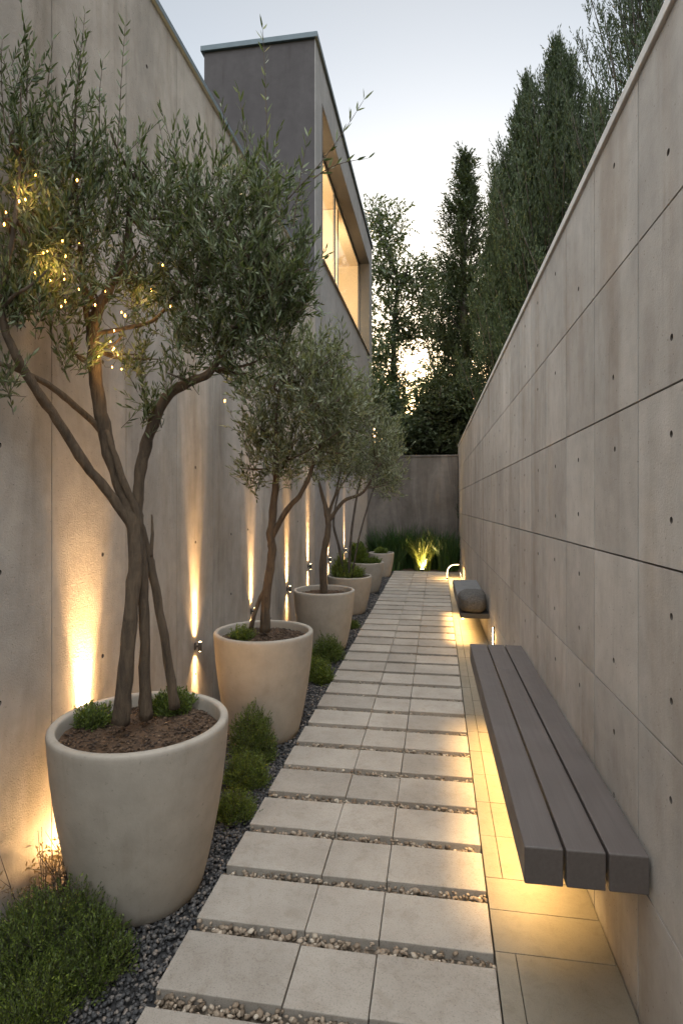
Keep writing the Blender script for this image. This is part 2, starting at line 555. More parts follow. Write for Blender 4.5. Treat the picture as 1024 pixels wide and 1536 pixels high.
mb = MB(); hb(mb, HX0 - 1.3, HX0 - .002, HY + .45, HY1, 3.0, 6.75); mb.build('annex_wall', M['render_dark'], house)
mb = MB(); hb(mb, HX0 - 1.33, HX0 - .003, HY + .42, HY1, 6.752, 6.82, .005); mb.build('annex_cap', M['cap_metal'], house)
# room
mb = MB()
hb(mb, HX0 + .201, FX - T - .003, HY + .201, HY1 - .201, WZ0 - .35, WZ0 - .25)
hb(mb, HX0 + .201, HX0 + .215, HY + .201, HY1 - .201, WZ0 - .25, HZ - .26)
hb(mb, HX0 + .215, FX - T - .003, HY1 - .22, HY1 - .205, WZ0 - .25, HZ - .26)
hb(mb, HX0 + .215, FX - T - .003, HY + .205, HY + .22, WZ0 - .25, HZ - .26)
hb(mb, HX0 + .215, FX - T - .003, HY + .22, HY1 - .22, HZ - .45, HZ - .27)
hb(mb, HX0 + .215, FX - T - .05, 10.55, 10.70, WZ0 - .25, HZ - .46)
hb(mb, HX0 + .22, HX0 + .55, 10.71, HY1 - .23, WZ0 + .95, WZ0 + 1.03)
hb(mb, HX0 + .22, FX - T - .3, 10.42, 10.548, WZ0 + .95, WZ0 + 1.0)
mb.build('room_lining', M['cream'], house)
rl = MB()  # thin dark panels added so soffit and jambs look unlit
rx0, rx1 = FX - T + .064, FX + .006
hb(rl, rx0, rx1, WY0 + .002, WY1 - .002, WZ1 - .020, WZ1 - .002)
hb(rl, rx0, rx1, WY1 - .020, WY1 - .002, WZ0 + .003, WZ1 - .021)
hb(rl, rx0, rx1, WY0 + .002, WY0 + .020, WZ0 + .003, WZ1 - .021)
rl.build('reveal_shade_panels', M['reveal'], house)
win = MB()
gx = FX - T + .03
for z0, z1 in ((WZ0 + .002, WZ0 + .06), (WZ1 - .06, WZ1 - .002)):
    hb(win, gx - .012, gx + .012, WY0 + .002, WY1 - .002, z0, z1, .004)
for yy in (WY0 + .002, WY1 - .062):
    hb(win, gx - .012, gx + .012, yy, yy + .06, WZ0 + .062, WZ1 - .062, .004)
win = win.build('window', M['frame'], house)
mb = MB(); ym = 9.75
hb(mb, gx - .014, gx + .014, ym, ym + .09, WZ0 + .061, WZ1 - .061, .004)
mb.build('mullion', M['frame'], win)
gm, nt, p, out = new_mat('window_glass')
tr = nt.nodes.new('ShaderNodeBsdfTransparent'); gl = nt.nodes.new('ShaderNodeBsdfGlossy'); gl.inputs['Roughness'].default_value = .03
fr = nt.nodes.new('ShaderNodeLayerWeight'); fr.inputs['Blend'].default_value = .5
fr2 = math_n(nt, 'MULTIPLY', math_n(nt, 'POWER', fr.outputs['Facing'], 5.0), .22)
ms = nt.nodes.new('ShaderNodeMixShader')
nt.links.new(fr2, ms.inputs[0]); nt.links.new(tr.outputs[0], ms.inputs[1]); nt.links.new(gl.outputs[0], ms.inputs[2]); nt.links.new(ms.outputs[0], out.inputs[0])
for y0, y1 in ((WY0 + .06, ym), (ym + .09, WY1 - .06)):
    mb = MB(); hb(mb, gx - .006, gx + .006, y0 + .002, y1 - .002, WZ0 + .063, WZ1 - .063); mb.build('pane', gm, win)
mb = MB(); hb(mb, FX - T + .062, FX + .03, WY0 - .02, WY1 + .02, WZ0 - .03, WZ0 + .004)
# sill sheet laid just over the opening's lower edge
sl = MB(); hb(sl, FX - T + .062, FX + .028, WY0 + .021, WY1 - .021, WZ0 + .003, WZ0 + .022, .003)
sl.build('sill', M['frame'], win)

# ------------------------------------------------------------------ lights
def light(name, typ, loc, energy, col, parent=None, rot=None, **kw):
    l = bpy.data.lights.new(name, typ); l.energy = energy; l.color = col
    for k, v in kw.items(): setattr(l, k, v)
    o = bpy.data.objects.new(name, l); COL.objects.link(o)
    if parent is not None: o.parent = parent
    o.location = loc
    if rot: o.rotation_euler = rot
    return o

ROOM = 48
for yy, e in ((7.7, 1.0), (10.9, .55)):
    light('room_lamp', 'AREA', (-2.35 - LX, yy - HY, WZ0 + 1.1), ROOM * e, (1, .79, .48), house, (R(90), 0, 0), shape='RECTANGLE', size=.5, size_y=1.0)

# ------------------------------------------------------------------ ground
me = MB()
g = 400
me.add([(-g, -g, -.06), (g, -g, -.06), (g, g, -.06), (-g, g, -.06)], [(0, 1, 2, 3)])
tag(me.build('ground', M['terrain']), kind='structure')
PX0, PX1 = -.848, .185
me = MB(); me.add([(LX - .05, -4, -.040), (PX0 + .02, -4, -.040), (PX0 + .02, EY, -.040), (LX - .05, EY, -.040)], [(0, 1, 2, 3)])
tag(me.build('gravel_bed', M['gravel_bed']), kind='structure')
me = MB(); me.add([(PX0 + .02, -4, -.036), (PX1, -4, -.036), (PX1, 11.6, -.036), (PX0 + .02, 11.6, -.036)], [(0, 1, 2, 3)])
tag(me.build('pebble_bed', M['pebble_bed']), kind='structure')
me = MB(); me.add([(PX0 + .02, 11.6, -.03), (.7, 11.6, -.03), (.7, EY, -.03), (PX0 + .02, EY, -.03)], [(0, 1, 2, 3)])
tag(me.build('planting_bed', M['soil']), kind='structure')

PITCH, GAP = .302, .062
path = MB()
xs = [(PX0, -.4512), (-.4488, -.1962), (-.1938, PX1 - .004)]
y = 1.94 - PITCH * 12
gaps = []
while y < 11.5:
    for x0, x1 in xs:
        dz = random.uniform(-.003, .003)
        path.box(x0 + random.uniform(0, .001) + (x0 == PX0) * random.uniform(0, .006), x1 - random.uniform(0, .001), y + GAP * .5 + random.uniform(-.003, .003), y + PITCH - GAP * .5 + random.uniform(-.003, .003), -.05, dz, 0, .003)
    gaps.append(y)
    y += PITCH
tag(path.build('path', M['slab']), kind='structure')

pv = MB()
PZ = -.004
def tile(x0, x1, y0, y1):
    pv.box(x0 + .0012, x1 - .0012, y0 + .0014, y1 - .0014, -.045, PZ + random.uniform(-.0008, .0008), 0, .0012)
edges = [1.99 - .288 * k for k in range(14, 0, -1)] + [1.99, 2.19] + [2.37 + .288 * k for k in range(33)]
for y, y1 in zip(edges[:-1], edges[1:]):
    if y1 > 11.6: break
    a, b = wall_x(y1) - .002, PX1 + .066
    if 1.9 < y < 2.3:
        tile(PX1, a, y, y1)
    else:
        tile(PX1, b, y, y1); tile(b, a, y, y1)
tag(pv.build('pavement', M['tile']), kind='structure')

# pebbles in the joints
P = []; S = []
for gy in gaps:
    if gy < .9: continue
    n = 230 if gy < 4.5 else 130
    x = rng.uniform(PX0 + .01, PX1 - .005, n); yy = gy + rng.uniform(-.5, .5, n) * (GAP - .012)
    s = rng.uniform(.005, .0125, n) * np.where(rng.random(n) < .08, 1.35, 1)
    z = -.026 + rng.random(n) * .021
    if gy > 3.5: z -= .006
    P.append(np.stack([x, yy, z], 1)); S.append(s)
    n2 = 14 if gy < 4.5 else 3
    P.append(np.stack([rng.uniform(PX0, PX1, n2), gy + rng.normal(0, .02, n2), np.full(n2, -.014)], 1)); S.append(rng.uniform(.006, .011, n2))
P = np.concatenate(P); S = np.concatenate(S)
o = link('pebbles', np_mesh('pebbles', [stones_block(P, S)]), M['pebbles'])
tag(o, 'beige pebbles filling the joints between pale slabs', 'pebbles', kind='stuff')

# dark gravel
P = []; S = []
for y0, y1, dens, s0, s1 in ((.9, 2.6, 9000, .005, .011), (2.6, 5, 6500, .006, .012), (5, 8, 3500, .007, .013), (8, 11.6, 1800, .009, .015)):
    A = (y1 - y0) * (PX0 - LX); n = int(A * dens)
    P.append(np.stack([rng.uniform(LX + .005, PX0 - .004, n), rng.uniform(y0, y1, n), -.038 + rng.random(n) * .022], 1))
    S.append(rng.uniform(s0, s1, n))
P = np.concatenate(P); S = np.concatenate(S)
o = link('gravel', np_mesh('gravel', [stones_block(P, S)]), M['gravel'])
tag(o, 'dark grey crushed gravel around the pots and along the path', 'gravel', kind='stuff')

# ------------------------------------------------------------------ pots
POTS = [  # x, y, radius, height, label, with chips
    (-1.135, 2.124, .333, .66, 'largest pale concrete pot, nearest, holding a three-stemmed olive'),
    (-1.094, 3.62, .315, .665, 'second pale pot, holding a single-trunk olive with dark bark mulch'),
    (-1.106, 5.70, .303, .595, 'third pale pot, holding a slim leaning olive in bare soil'),
    (-1.125, 7.52, .290, .485, 'fourth pale pot, filled with bright feathery green plants'),
    (-1.110, 9.17, .278, .475, 'fifth pale pot, holding a small dark leafy shrub'),
    (-1.040, 10.95, .240, .450, 'smallest farthest pale pot beside the end of the path')]
SOILZ = []
for i, (x, y, r, h, lab) in enumerate(POTS):
    root = empty('planter_pot', (x, y, -.03)); tag(root, lab, 'pot', 'tapered concrete pots along the uplit wall')
    mb = MB()
    pr = [(.0, 0), (.60, 0), (.655, .006), (.69, .025), (.725, .08), (.775, .18), (.835, .32), (.89, .47), (.935, .62), (.967, .76), (.988, .88), (.997, .95), (1.0, .975), (.995, .99), (.982, .998), (.96, 1.0),
          (.925, 1.0), (.908, .997), (.899, .985), (.895, .96), (.885, .90), (.875, .84)]
    mb.lathe([(a * r, b * h) for a, b in pr], 72)
    mb.build('vessel', M['pot'], root)
    # soil: a lumpy disc plus mulch
    sz = h - (.055 if i < 3 else .035)
    V = [(0, 0, sz + .02)]; Fc = []
    nr, na = 9, 40
    for a in range(1, nr + 1):
        for b in range(na):
            q = 2 * math.pi * b / na; rr = .888 * r * a / nr
            V.append((rr * math.cos(q), rr * math.sin(q), sz + .02 * (1 - (a / nr) ** 2) + random.uniform(-.006, .006)))
    for b in range(na): Fc.append((0, 1 + b, 1 + (b + 1) % na))
    for a in range(nr - 1):
        for b in range(na):
            Fc.append((1 + a*na + b, 1 + (a+1)*na + b, 1 + (a+1)*na + (b+1) % na, 1 + a*na + (b+1) % na))
    n = 1600 if i < 2 else 500
    q = rng.uniform(0, 2*math.pi, n); rr = .85 * r * np.sqrt(rng.random(n))
    Pp = np.stack([rr * np.cos(q), rr * np.sin(q), sz + .018 * (1 - (rr / r) ** 2) + rng.uniform(0, .006, n)], 1)
    st = stones_block(Pp, rng.uniform(.003, .0085, n) * (1.25 if i == 1 else 1), .4, 1)
    V = np.array(V)
    tri = np.array([f for f in Fc if len(f) == 3]); qd = np.array([f for f in Fc if len(f) == 4])
    me = np_mesh('soil', [(V, tri, 0), (V, qd, 0), st])
    link('soil', me, [M['soil'], M['chips']], root)
    SOILZ.append(sz - .03)

# ------------------------------------------------------------------ trees
def smooth_path(pts, rad, k=5):
    P = [Vector(p) for p in pts]; out = []; ro = []
    for i in range(len(P) - 1):
        p0, p1, p2, p3 = P[max(i-1, 0)], P[i], P[i+1], P[min(i+2, len(P)-1)]
        for j in range(k):
            t = j / k
            out.append(.5 * ((2*p1) + (p2 - p0)*t + (2*p0 - 5*p1 + 4*p2 - p3)*t*t + (3*p1 - p0 - 3*p2 + p3)*t**3))
            ro.append(rad[i] + (rad[i+1] - rad[i]) * t)
    out.append(P[-1]); ro.append(rad[-1])
    return out, ro

def wobble(pts, amp):
    return [p + Vector((random.uniform(-amp, amp), random.uniform(-amp, amp), 0)) for p in pts]

def twig_leaves(A, Dr, TL, per, LL, LW, upl=.0, mi=0, six=True, ang=.75):
    """twigs at A, leaves in pairs along them"""
    n = len(A)
    Pn = []; Dn = []; Ln = []
    for k in range(per):
        f = (k + rng.random(n)) / per
        base = A + Dr * (TL * f)[:, None]
        rad = nrm(np.cross(Dr, nrm(rng.normal(size=(n, 3)))))
        a = ang * (1 - .6 * f)[:, None]
        Pn.append(base); Dn.append(Dr * np.cos(a) + rad * np.sin(a) + np.array([0, 0, upl])); Ln.append(LL * rng.uniform(.6, 1.15, n) * (1 - .25 * f))
    P, D_, L = np.concatenate(Pn), np.concatenate(Dn), np.concatenate(Ln)
    return leaf_block(P, D_, L, LW * rng.uniform(.75, 1.2, len(P)), mi=mi, six=six)

def crown_from(clusters, LL, LW, per, tl, up=.9, outw=.6, rnd=.5, xmin=None, mi=0, six=True):
    """clusters: centre, radii (3), twigs.  returns blocks (leaves, twigs)"""
    A = []; Dd = []; T_ = []
    for c, r, n in clusters:
        d = nrm(rng.normal(size=(n, 3)))
        q = rng.random(n) ** .45
        # lumpy outline
        ph = rng.uniform(0, 6.28, 3)
        lump = 1 + .22 * np.sin(3.1 * d[:, 0] * 2 + ph[0]) * np.sin(2.7 * d[:, 2] * 2 + ph[1]) + .15 * np.sin(7 * d[:, 1] + ph[2])
        off = d * np.array(r) * (q * lump)[:, None]
        p = np.array(c) + off
        dr = nrm(nrm(off / np.array(r)) * outw + np.array([0, 0, up]) + rng.normal(size=(n, 3)) * rnd)
        A.append(p); Dd.append(dr); T_.append(tl * rng.uniform(.55, 1.3, n))
    A, Dd, T_ = np.concatenate(A), np.concatenate(Dd), np.concatenate(T_)
    A = A - Dd * (T_ * .5)[:, None]
    if xmin is not None:
        ok = (A[:, 0] > xmin) & ((A + Dd * T_[:, None])[:, 0] > xmin)
        A, Dd, T_ = A[ok], Dd[ok], T_[ok]
    lv = twig_leaves(A, Dd, T_, per, LL, LW, mi=mi, six=six)
    if xmin is not None:
        lv[0][:, 0] = np.maximum(lv[0][:, 0], xmin - .01)
    tw = twig_block(A, A + Dd * T_[:, None], np.full(len(A), LL * .022 + .0004), 1)
    return [lv, tw]

def limbs_to(mb, anchors, clusters, r0, per=3, limb_short=False):
    """thin limbs from the nearest point of the skeleton out into every cluster"""
    for c, r, n in clusters:
        c = Vector(c)
        a = min(anchors, key=lambda p: (p - c).length + (0.25 if p.z > c.z else 0))
        if (a - c).length > .55 and limb_short: continue
        for k in range(per):
            e = c + Vector((random.uniform(-1, 1) * r[0], random.uniform(-1, 1) * r[1], random.uniform(-.4, .9) * r[2])) * .8
            if (e - a).length < .10: continue
            m1 = a.lerp(e, .4) + Vector((random.uniform(-.04, .04), random.uniform(-.04, .04), -.05 * (e - a).length))
            pp, rr = smooth_path([a, m1, e], [r0, r0 * .7, r0 * .25], 4)
            mb.tube(pp, rr, 5)

def tree(label, cat, name, base, skel, clusters, mats, LL, LW, per, tl, limb_r, group=None, xmin=None, up=.9, outw=.6, rnd=.5, extra=None, six=True, shift=0):
    root = empty(name, base); tag(root, label, cat, group)
    ib = Vector(base)
    mb = MB(); anchors = []
    for pts, rad in skel:
        pp, rr = smooth_path(pts, rad)
        pp = [p - ib for p in pp]
        pp = [pp[0]] + wobble(pp[1:], rr[0] * .10)
        mb.tube(pp, [q * (1 + .10 * math.sin(1.9 * i_ + rad[0] * 900) * random.random()) for i_, q in enumerate(rr)], 12, jit=.075)
        anchors += pp[len(pp) // 2:]
    cl = [(Vector(c) - ib, r, n) for c, r, n in clusters]
    limbs_to(mb, anchors, cl, limb_r, limb_short=(base[1] < 3))
    mb.build('trunk', mats[0], root)
    bl = crown_from([(tuple(c), r, n) for c, r, n in cl], LL, LW, per, tl, up, outw, rnd, None if xmin is None else xmin - ib.x, six=six)
    if extra:
        for A, B, k in extra:      # long single shoots
            a, b = np.array(Vector(A) - ib), np.array(Vector(B) - ib)
            t = np.linspace(0, 1, k); bow = np.sin(t * 3.1)[:, None] * rng.normal(0, .012, 3)
            pts = a + (b - a) * t[:, None] + bow
            bl.append(twig_block(pts[:-1], pts[1:], np.linspace(.0038, .0014, k - 1), 1))
            dr = nrm(pts[1:] - pts[:-1])
            for s in (1, 2):
                rad = nrm(np.cross(dr, nrm(rng.normal(size=dr.shape))))
                an = .6
                bl.append(leaf_block(pts[1:], dr * math.cos(an) + rad * math.sin(an), LL * rng.uniform(.75, 1.2, k - 1), np.full(k - 1, LW * 1.15)))
    link('crown', np_mesh('crown', bl), [mats[1], mats[0]], root)
    return root

def cl(u, v, d, ru, rv, n, rd=None, k=1.2):
    rx = ru / F * d; rz = rv / F * d
    return (at(u, v, d), (rx, rd if rd else rx, rz), int(n * k))

OG = 'olive trees standing in the pots'
DS = 1.05                                         # the nearest tree and its lights stand in the first pot
sk = [
    ([at(181, 1085, 2.10), at(190, 1000, 2.11), at(199, 890, 2.14), at(204, 815, 2.16), at(189, 750, 2.16), at(165, 680, 2.15), at(150, 605, 2.13), at(141, 535, 2.12), at(144, 475, 2.1), at(168, 425, 2.1), at(190, 375, 2.1), at(196, 310, 2.1), at(205, 250, 2.1)],
     [.034, .028, .026, .028, .026, .026, .025, .024, .022, .018, .014, .010, .006]),
    ([at(219, 1078, 2.18), at(217, 1000, 2.18), at(216, 900, 2.18), at(209, 800, 2.18), at(207, 760, 2.18), at(212, 700, 2.18), at(226, 648, 2.17), at(250, 596, 2.16), at(282, 574, 2.15), at(313, 560, 2.14), at(338, 520, 2.13), at(362, 470, 2.12), at(385, 400, 2.1)],
     [.026, .020, .020, .022, .021, .022, .022, .020, .018, .015, .012, .009, .005]),
    ([at(262, 1062, 2.26), at(252, 990, 2.25), at(237, 900, 2.23), at(222, 830, 2.20), at(205, 770, 2.16), at(183, 715, 2.13), at(160, 645, 2.13)], [.022, .018, .017, .016, .015, .014, .009]),
    ([at(226, 835, 2.2), at(229, 800, 2.2), at(228, 772, 2.21)], [.010, .006, .003]),
    ([at(206, 800, 2.17), at(170, 748, 2.13), at(128, 695, 2.06), at(86, 630, 1.98), at(46, 572, 1.9), at(14, 512, 1.84), at(2, 460, 1.82), at(10, 400, 1.8), at(24, 330, 1.8)],
     [.021, .019, .018, .017, .016, .014, .011, .009, .006]),
    ([at(163, 668, 2.15), at(146, 640, 2.13), at(112, 608, 2.05), at(72, 577, 1.97), at(30, 556, 1.88), at(-30, 535, 1.8)], [.012, .013, .012, .011, .009, .006]),
    ([at(144, 500, 2.11), at(190, 492, 2.12), at(235, 478, 2.14), at(262, 440, 2.14)], [.009, .008, .007, .004]),
    ([at(22, 345, 1.8), at(30, 235, 1.84), at(32, 130, 1.86)], [.007, .005, .002]),
    ([at(141, 540, 2.12), at(128, 450, 2.08), at(118, 330, 2.02), at(112, 230, 1.99), at(116, 130, 1.97)], [.013, .011, .008, .005, .002]),
    ([at(2, 465, 1.82), at(22, 443, 1.80), at(44, 430, 1.80), at(72, 405, 1.84)], [.007, .006, .005, .002]),
]
cs = [
    cl(300, 400, 2.14, 95, 90, 170, .26), cl(380, 395, 2.10, 75, 85, 150, .25), cl(330, 300, 2.13, 95, 70, 110, .25), cl(405, 300, 2.08, 50, 65, 55, .2),
    cl(248, 330, 2.14, 70, 75, 80, .22), cl(425, 440, 2.10, 48, 60, 70, .2), cl(325, 490, 2.14, 80, 55, 110, .22), cl(390, 490, 2.12, 55, 45, 50, .2), cl(360, 550, 2.12, 50, 35, 22, .15),
    cl(60, 350, 1.92, 80, 90, 120, .14), cl(130, 330, 2.02, 60, 75, 85, .16), cl(40, 230, 1.88, 50, 80, 55, .12), cl(120, 240, 2.0, 45, 70, 50, .14), cl(190, 260, 2.06, 40, 60, 36, .14),
    cl(25, 440, 1.86, 55, 50, 60, .12), cl(205, 420, 2.1, 55, 70, 60, .2), cl(100, 440, 2.0, 60, 50, 45, .14), cl(30, 120, 1.88, 32, 70, 14, .1), cl(115, 130, 1.98, 25, 60, 8, .1),
    cl(110, 530, 2.03, 50, 40, 16, .1), cl(222, 610, 2.15, 18, 50, 14, .06), cl(210, 525, 2.15, 35, 40, 16, .1), cl(10, 560, 1.84, 30, 40, 10, .08),
    cl(450, 400, 2.08, 30, 70, 25, .14), cl(270, 560, 2.14, 40, 30, 12, .1)]
extra = [(at(402, 330, 2.08), at(394, 45, 2.05), 16), (at(430, 300, 2.06), at(545, 150, 2.02), 12), (at(470, 268, 2.04), at(552, 238, 2.02), 7), (at(440, 340, 2.05), at(462, 205, 2.04), 9),
         (at(40, 150, 1.88), at(32, 5, 1.86), 12), (at(112, 190, 1.98), at(128, 20, 1.95), 12), (at(175, 260, 2.04), at(188, 40, 2.0), 14), (at(330, 250, 2.1), at(330, 150, 2.08), 8),
         (at(250, 260, 2.1), at(238, 180, 2.1), 8), (at(375, 260, 2.08), at(358, 140, 2.08), 9), (at(60, 200, 1.88), at(80, 60, 1.86), 9), (at(10, 200, 1.86), at(4, 60, 1.85), 9),
         (at(150, 200, 2.0), at(155, 90, 2.0), 8), (at(290, 260, 2.12), at(300, 190, 2.1), 8), (at(445, 470, 2.08), at(480, 462, 2.05), 6)]
x, y, r, h, _ = POTS[0]
tree('largest olive tree with three crossing stems and fairy lights in its crown', 'tree', 'olive_tree', (x, y, SOILZ[0]), sk, cs, (M['bark'], M['olive']), .041, .0034, 17, .17, .008, OG, xmin=LX + .025, extra=extra, up=1.15)

DS = 1.0
D2 = 3.73
sk = [([at(397, 948, D2), at(400, 890, D2), at(408, 832, D2), at(406, 800, D2), at(412, 745, D2), at(414, 700, D2), at(412, 640, D2), at(420, 580, D2)], [.034, .029, .027, .026, .023, .019, .014, .008]),
      ([at(407, 808, D2), at(430, 765, 3.70), at(453, 738, 3.68), at(472, 690, 3.66), at(490, 620, 3.66)], [.019, .017, .015, .012, .006]),
      ([at(376, 944, 3.72), at(386, 908, 3.72), at(399, 880, D2)], [.014, .013, .012]),
      ([at(413, 720, D2), at(430, 690, D2), at(440, 640, D2)], [.010, .009, .005])]
cs = [cl(415, 585, D2, 62, 70, 150, .3), cl(470, 600, 3.68, 60, 75, 170, .3), cl(393, 650, D2, 38, 50, 75, .22), cl(480, 535, 3.7, 48, 42, 80, .25), cl(440, 680, 3.7, 60, 45, 90, .25), cl(515, 600, 3.68, 38, 55, 70, .22), cl(500, 665, 3.66, 40, 40, 60, .22),
      cl(375, 700, D2, 25, 35, 22, .15), cl(430, 530, D2, 35, 35, 40, .2)]
extra = [(at(505, 530, 3.68), at(506, 478, 3.68), 6), (at(470, 510, 3.68), at(466, 488, 3.68), 5)]
x, y, r, h, _ = POTS[1]
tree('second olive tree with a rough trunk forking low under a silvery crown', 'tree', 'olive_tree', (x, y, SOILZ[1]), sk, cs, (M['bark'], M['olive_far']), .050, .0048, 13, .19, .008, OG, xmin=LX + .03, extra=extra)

D3 = 5.78
sk = [([at(486, 892, D3), at(484, 845, D3), at(492, 795, D3), at(489, 765, D3), at(478, 720, D3)], [.040, .034, .030, .024, .010]),
      ([at(491, 785, D3), at(515, 752, D3), at(545, 738, D3), at(565, 700, D3)], [.020, .018, .014, .008]),
      ([at(490, 775, D3), at(505, 735, D3), at(512, 690, D3)], [.014, .012, .007]),
      ([at(492, 790, D3), at(500, 750, D3), at(530, 700, D3)], [.012, .010, .006])]
cs = [cl(512, 640, D3, 48, 60, 120, .4), cl(560, 650, D3, 45, 60, 130, .4), cl(482, 690, D3, 42, 38, 70, .3), cl(540, 600, D3, 42, 42, 80, .3), cl(535, 700, D3, 48, 36, 90, .35), cl(585, 690, D3, 26, 45, 60, .3), cl(510, 580, D3, 30, 34, 40, .3), cl(575, 730, D3, 22, 15, 16, .15)]
x, y, r, h, _ = POTS[2]
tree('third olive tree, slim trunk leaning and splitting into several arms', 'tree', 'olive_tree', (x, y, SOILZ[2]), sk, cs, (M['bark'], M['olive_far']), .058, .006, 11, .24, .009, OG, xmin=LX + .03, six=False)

D4 = 7.5
sk = [([at(517, 868, D4), at(508, 820, D4), at(500, 780, D4), at(512, 720, D4)], [.020, .018, .014, .008]),
      ([at(522, 866, D4), at(527, 800, D4), at(535, 745, D4), at(545, 700, D4)], [.018, .016, .013, .008]),
      ([at(527, 866, D4), at(540, 800, D4), at(556, 745, D4), at(575, 690, D4)], [.012, .010, .009, .006])]
cs = [cl(585, 665, D4, 26, 45, 70, .4), cl(570, 700, D4, 26, 34, 60, .3), cl(545, 680, D4, 30, 40, 60, .4), cl(590, 720, D4, 18, 22, 30, .25), cl(520, 690, D4, 30, 40, 40, .3)]
x, y, r, h, _ = POTS[3]
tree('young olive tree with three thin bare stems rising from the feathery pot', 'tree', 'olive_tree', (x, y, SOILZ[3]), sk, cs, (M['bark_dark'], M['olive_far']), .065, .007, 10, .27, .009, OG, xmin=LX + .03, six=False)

# ------------------------------------------------------------------ fairy lights in the first olive
DS = 1.05
root = empty('string_lights', at(100, 420, 1.97)); ib = root.location.copy()
tag(root, 'warm fairy lights strung through the crown of the nearest olive', 'fairy lights')
random.seed(21)
spots = [(40, 222, 1.84), (36, 300, 1.84), (12, 330, 1.82), (48, 262, 1.85), (22, 285, 1.83), (38, 305, 1.82), (8, 328, 1.80), (60, 385, 1.88), (85, 338, 1.92), (62, 372, 1.9), (92, 382, 1.93), (105, 415, 1.95), (76, 430, 1.93), (90, 455, 1.94),
         (103, 412, 1.92), (125, 425, 2.0), (120, 365, 1.98), (55, 410, 1.88), (98, 470, 1.97), (165, 528, 2.08), (172, 538, 2.08), (160, 542, 2.08), (178, 548, 2.1), (168, 520, 2.08), (155, 535, 2.06), (182, 480, 2.1), (175, 460, 2.08), (160, 440, 2.06),
         (228, 438, 2.1), (247, 462, 2.1), (180, 505, 2.1), (90, 350, 1.92), (75, 300, 1.9), (115, 265, 1.97), (148, 455, 2.02), (165, 510, 2.07), (250, 405, 2.08), (340, 592, 2.12)]
spots = [(u + random.uniform(-9, 9), v + random.uniform(-11, 11), d) for u, v, d in spots]
pts = [at(*s) - ib for s in spots]
order = sorted(range(len(pts)), key=lambda i: (spots[i][0] // 60, spots[i][1]))
mbc = MB(); chain = [pts[i] for i in order]
for a, b in zip(chain[:-1], chain[1:]):
    if (a - b).length > .4: continue
    m_ = a.lerp(b, .5) + Vector((0, 0, -.02))
    mbc.tube([a, m_, b], .0011, 4)
mbc.build('cord', M['cord'], root)
bm0 = MB(); bm0.lathe([(.0005, -.007), (.0028, -.005), (.0036, -.001), (.003, .004), (.0015, .007), (.0003, .0085)], 8)
bme = bm0.mesh('bulb'); bme.materials.append(M['bulb'])
for p in pts:
    b = bpy.data.objects.new('bulb', bme); COL.objects.link(b); b.parent = root; b.location = p
    s = random.uniform(.45, .85); b.scale = (s, s, s)
for u, v, d, e in ((75, 400, 1.90, .5), (165, 530, 2.06, .55), (40, 290, 1.83, .35), (215, 450, 2.1, .3)):
    light('bulb_glow', 'POINT', at(u, v, d) - ib, e, (1, .6, .2), root, shadow_soft_size=.03)

DS = 1.0
# ------------------------------------------------------------------ wall lights
def wall_light(x, y, z, label, proto=[None]):
    if proto[0] is None:
        r_ = empty('wall_light', (x, y, z))
        b = MB(); b.box(0.001, .008, -.016, .016, -.03, .03, 0, .002); b.build('backplate', M['dark_metal'], r_)
        b = MB(); b.box(.008, .034, -.006, .006, -.009, .009, 0, .002); b.build('arm', M['dark_metal'], r_)
        b = MB(); b.lathe([(.0, -.04), (.011, -.04), (.0145, -.037), (.0145, .037), (.011, .04), (.0, .04)], 20, cx=.044); b.build('lamp_body', M['dark_metal'], r_)
        for s in (-1, 1):
            b = MB(); b.lathe([(.0005, s * .0412), (.0095, s * .0412)][::s], 16, cx=.044); b.build('lens', M['lens'], r_)
        proto[0] = r_; o = r_
    else:
        o = copy_tree(proto[0]); o.location = (x, y, z)
    o.scale = (.8, .72, .72)
    tag(o, label, 'wall light', 'up and down lights along the left wall')
    return o
WL = [(2.31, .43, 'wall light hidden behind the nearest pot, washing rough concrete', 1.0),
      (3.48, .55, 'wall light between the first and second pots', 1.0),
      (4.60, .55, 'wall light behind the second olive trunk', .8),
      (5.75, .55, 'wall light right behind the second pot, left of the leaning trunk', 1.1),
      (6.72, .66, 'wall light above the third pot rim, left of the leaning trunk', .95),
      (8.0, .6, 'wall light behind the feathery plants in the fourth pot', .8),
      (9.4, .6, 'farthest wall light beside the fifth pot', .8)]
roots = [wall_light(LX, y, z, lab) for y, z, lab, _ in WL]
# (watts, cone, tilt to the wall) of the nested beams of one fitting, up and down
UP = [(7, 85, 14), (12, 46, 10), (170, 25, 5.5)]
UP1 = [(14, 95, 16), (26, 60, 13), (230, 35, 7.5)]
DOWN = [(6, 90, 12), (35, 32, 6)]
DOWN1 = [(10, 90, 14)]
for o, (y, z, lab, e) in zip(roots, WL):
    first = y < 3
    for w_, a_, t_ in (UP1 if first else UP):
        light('lamp', 'SPOT', (.044, 0, .044), w_ * e, WARM, o, (R(180), R(-t_), 0), spot_size=R(a_), spot_blend=1.0, shadow_soft_size=.012)
    for w_, a_, t_ in (DOWN1 if first else DOWN):
        light('lamp', 'SPOT', (.044, 0, -.044), w_ * e, WARM, o, (0, R(t_), 0), spot_size=R(a_), spot_blend=1.0, shadow_soft_size=.012)

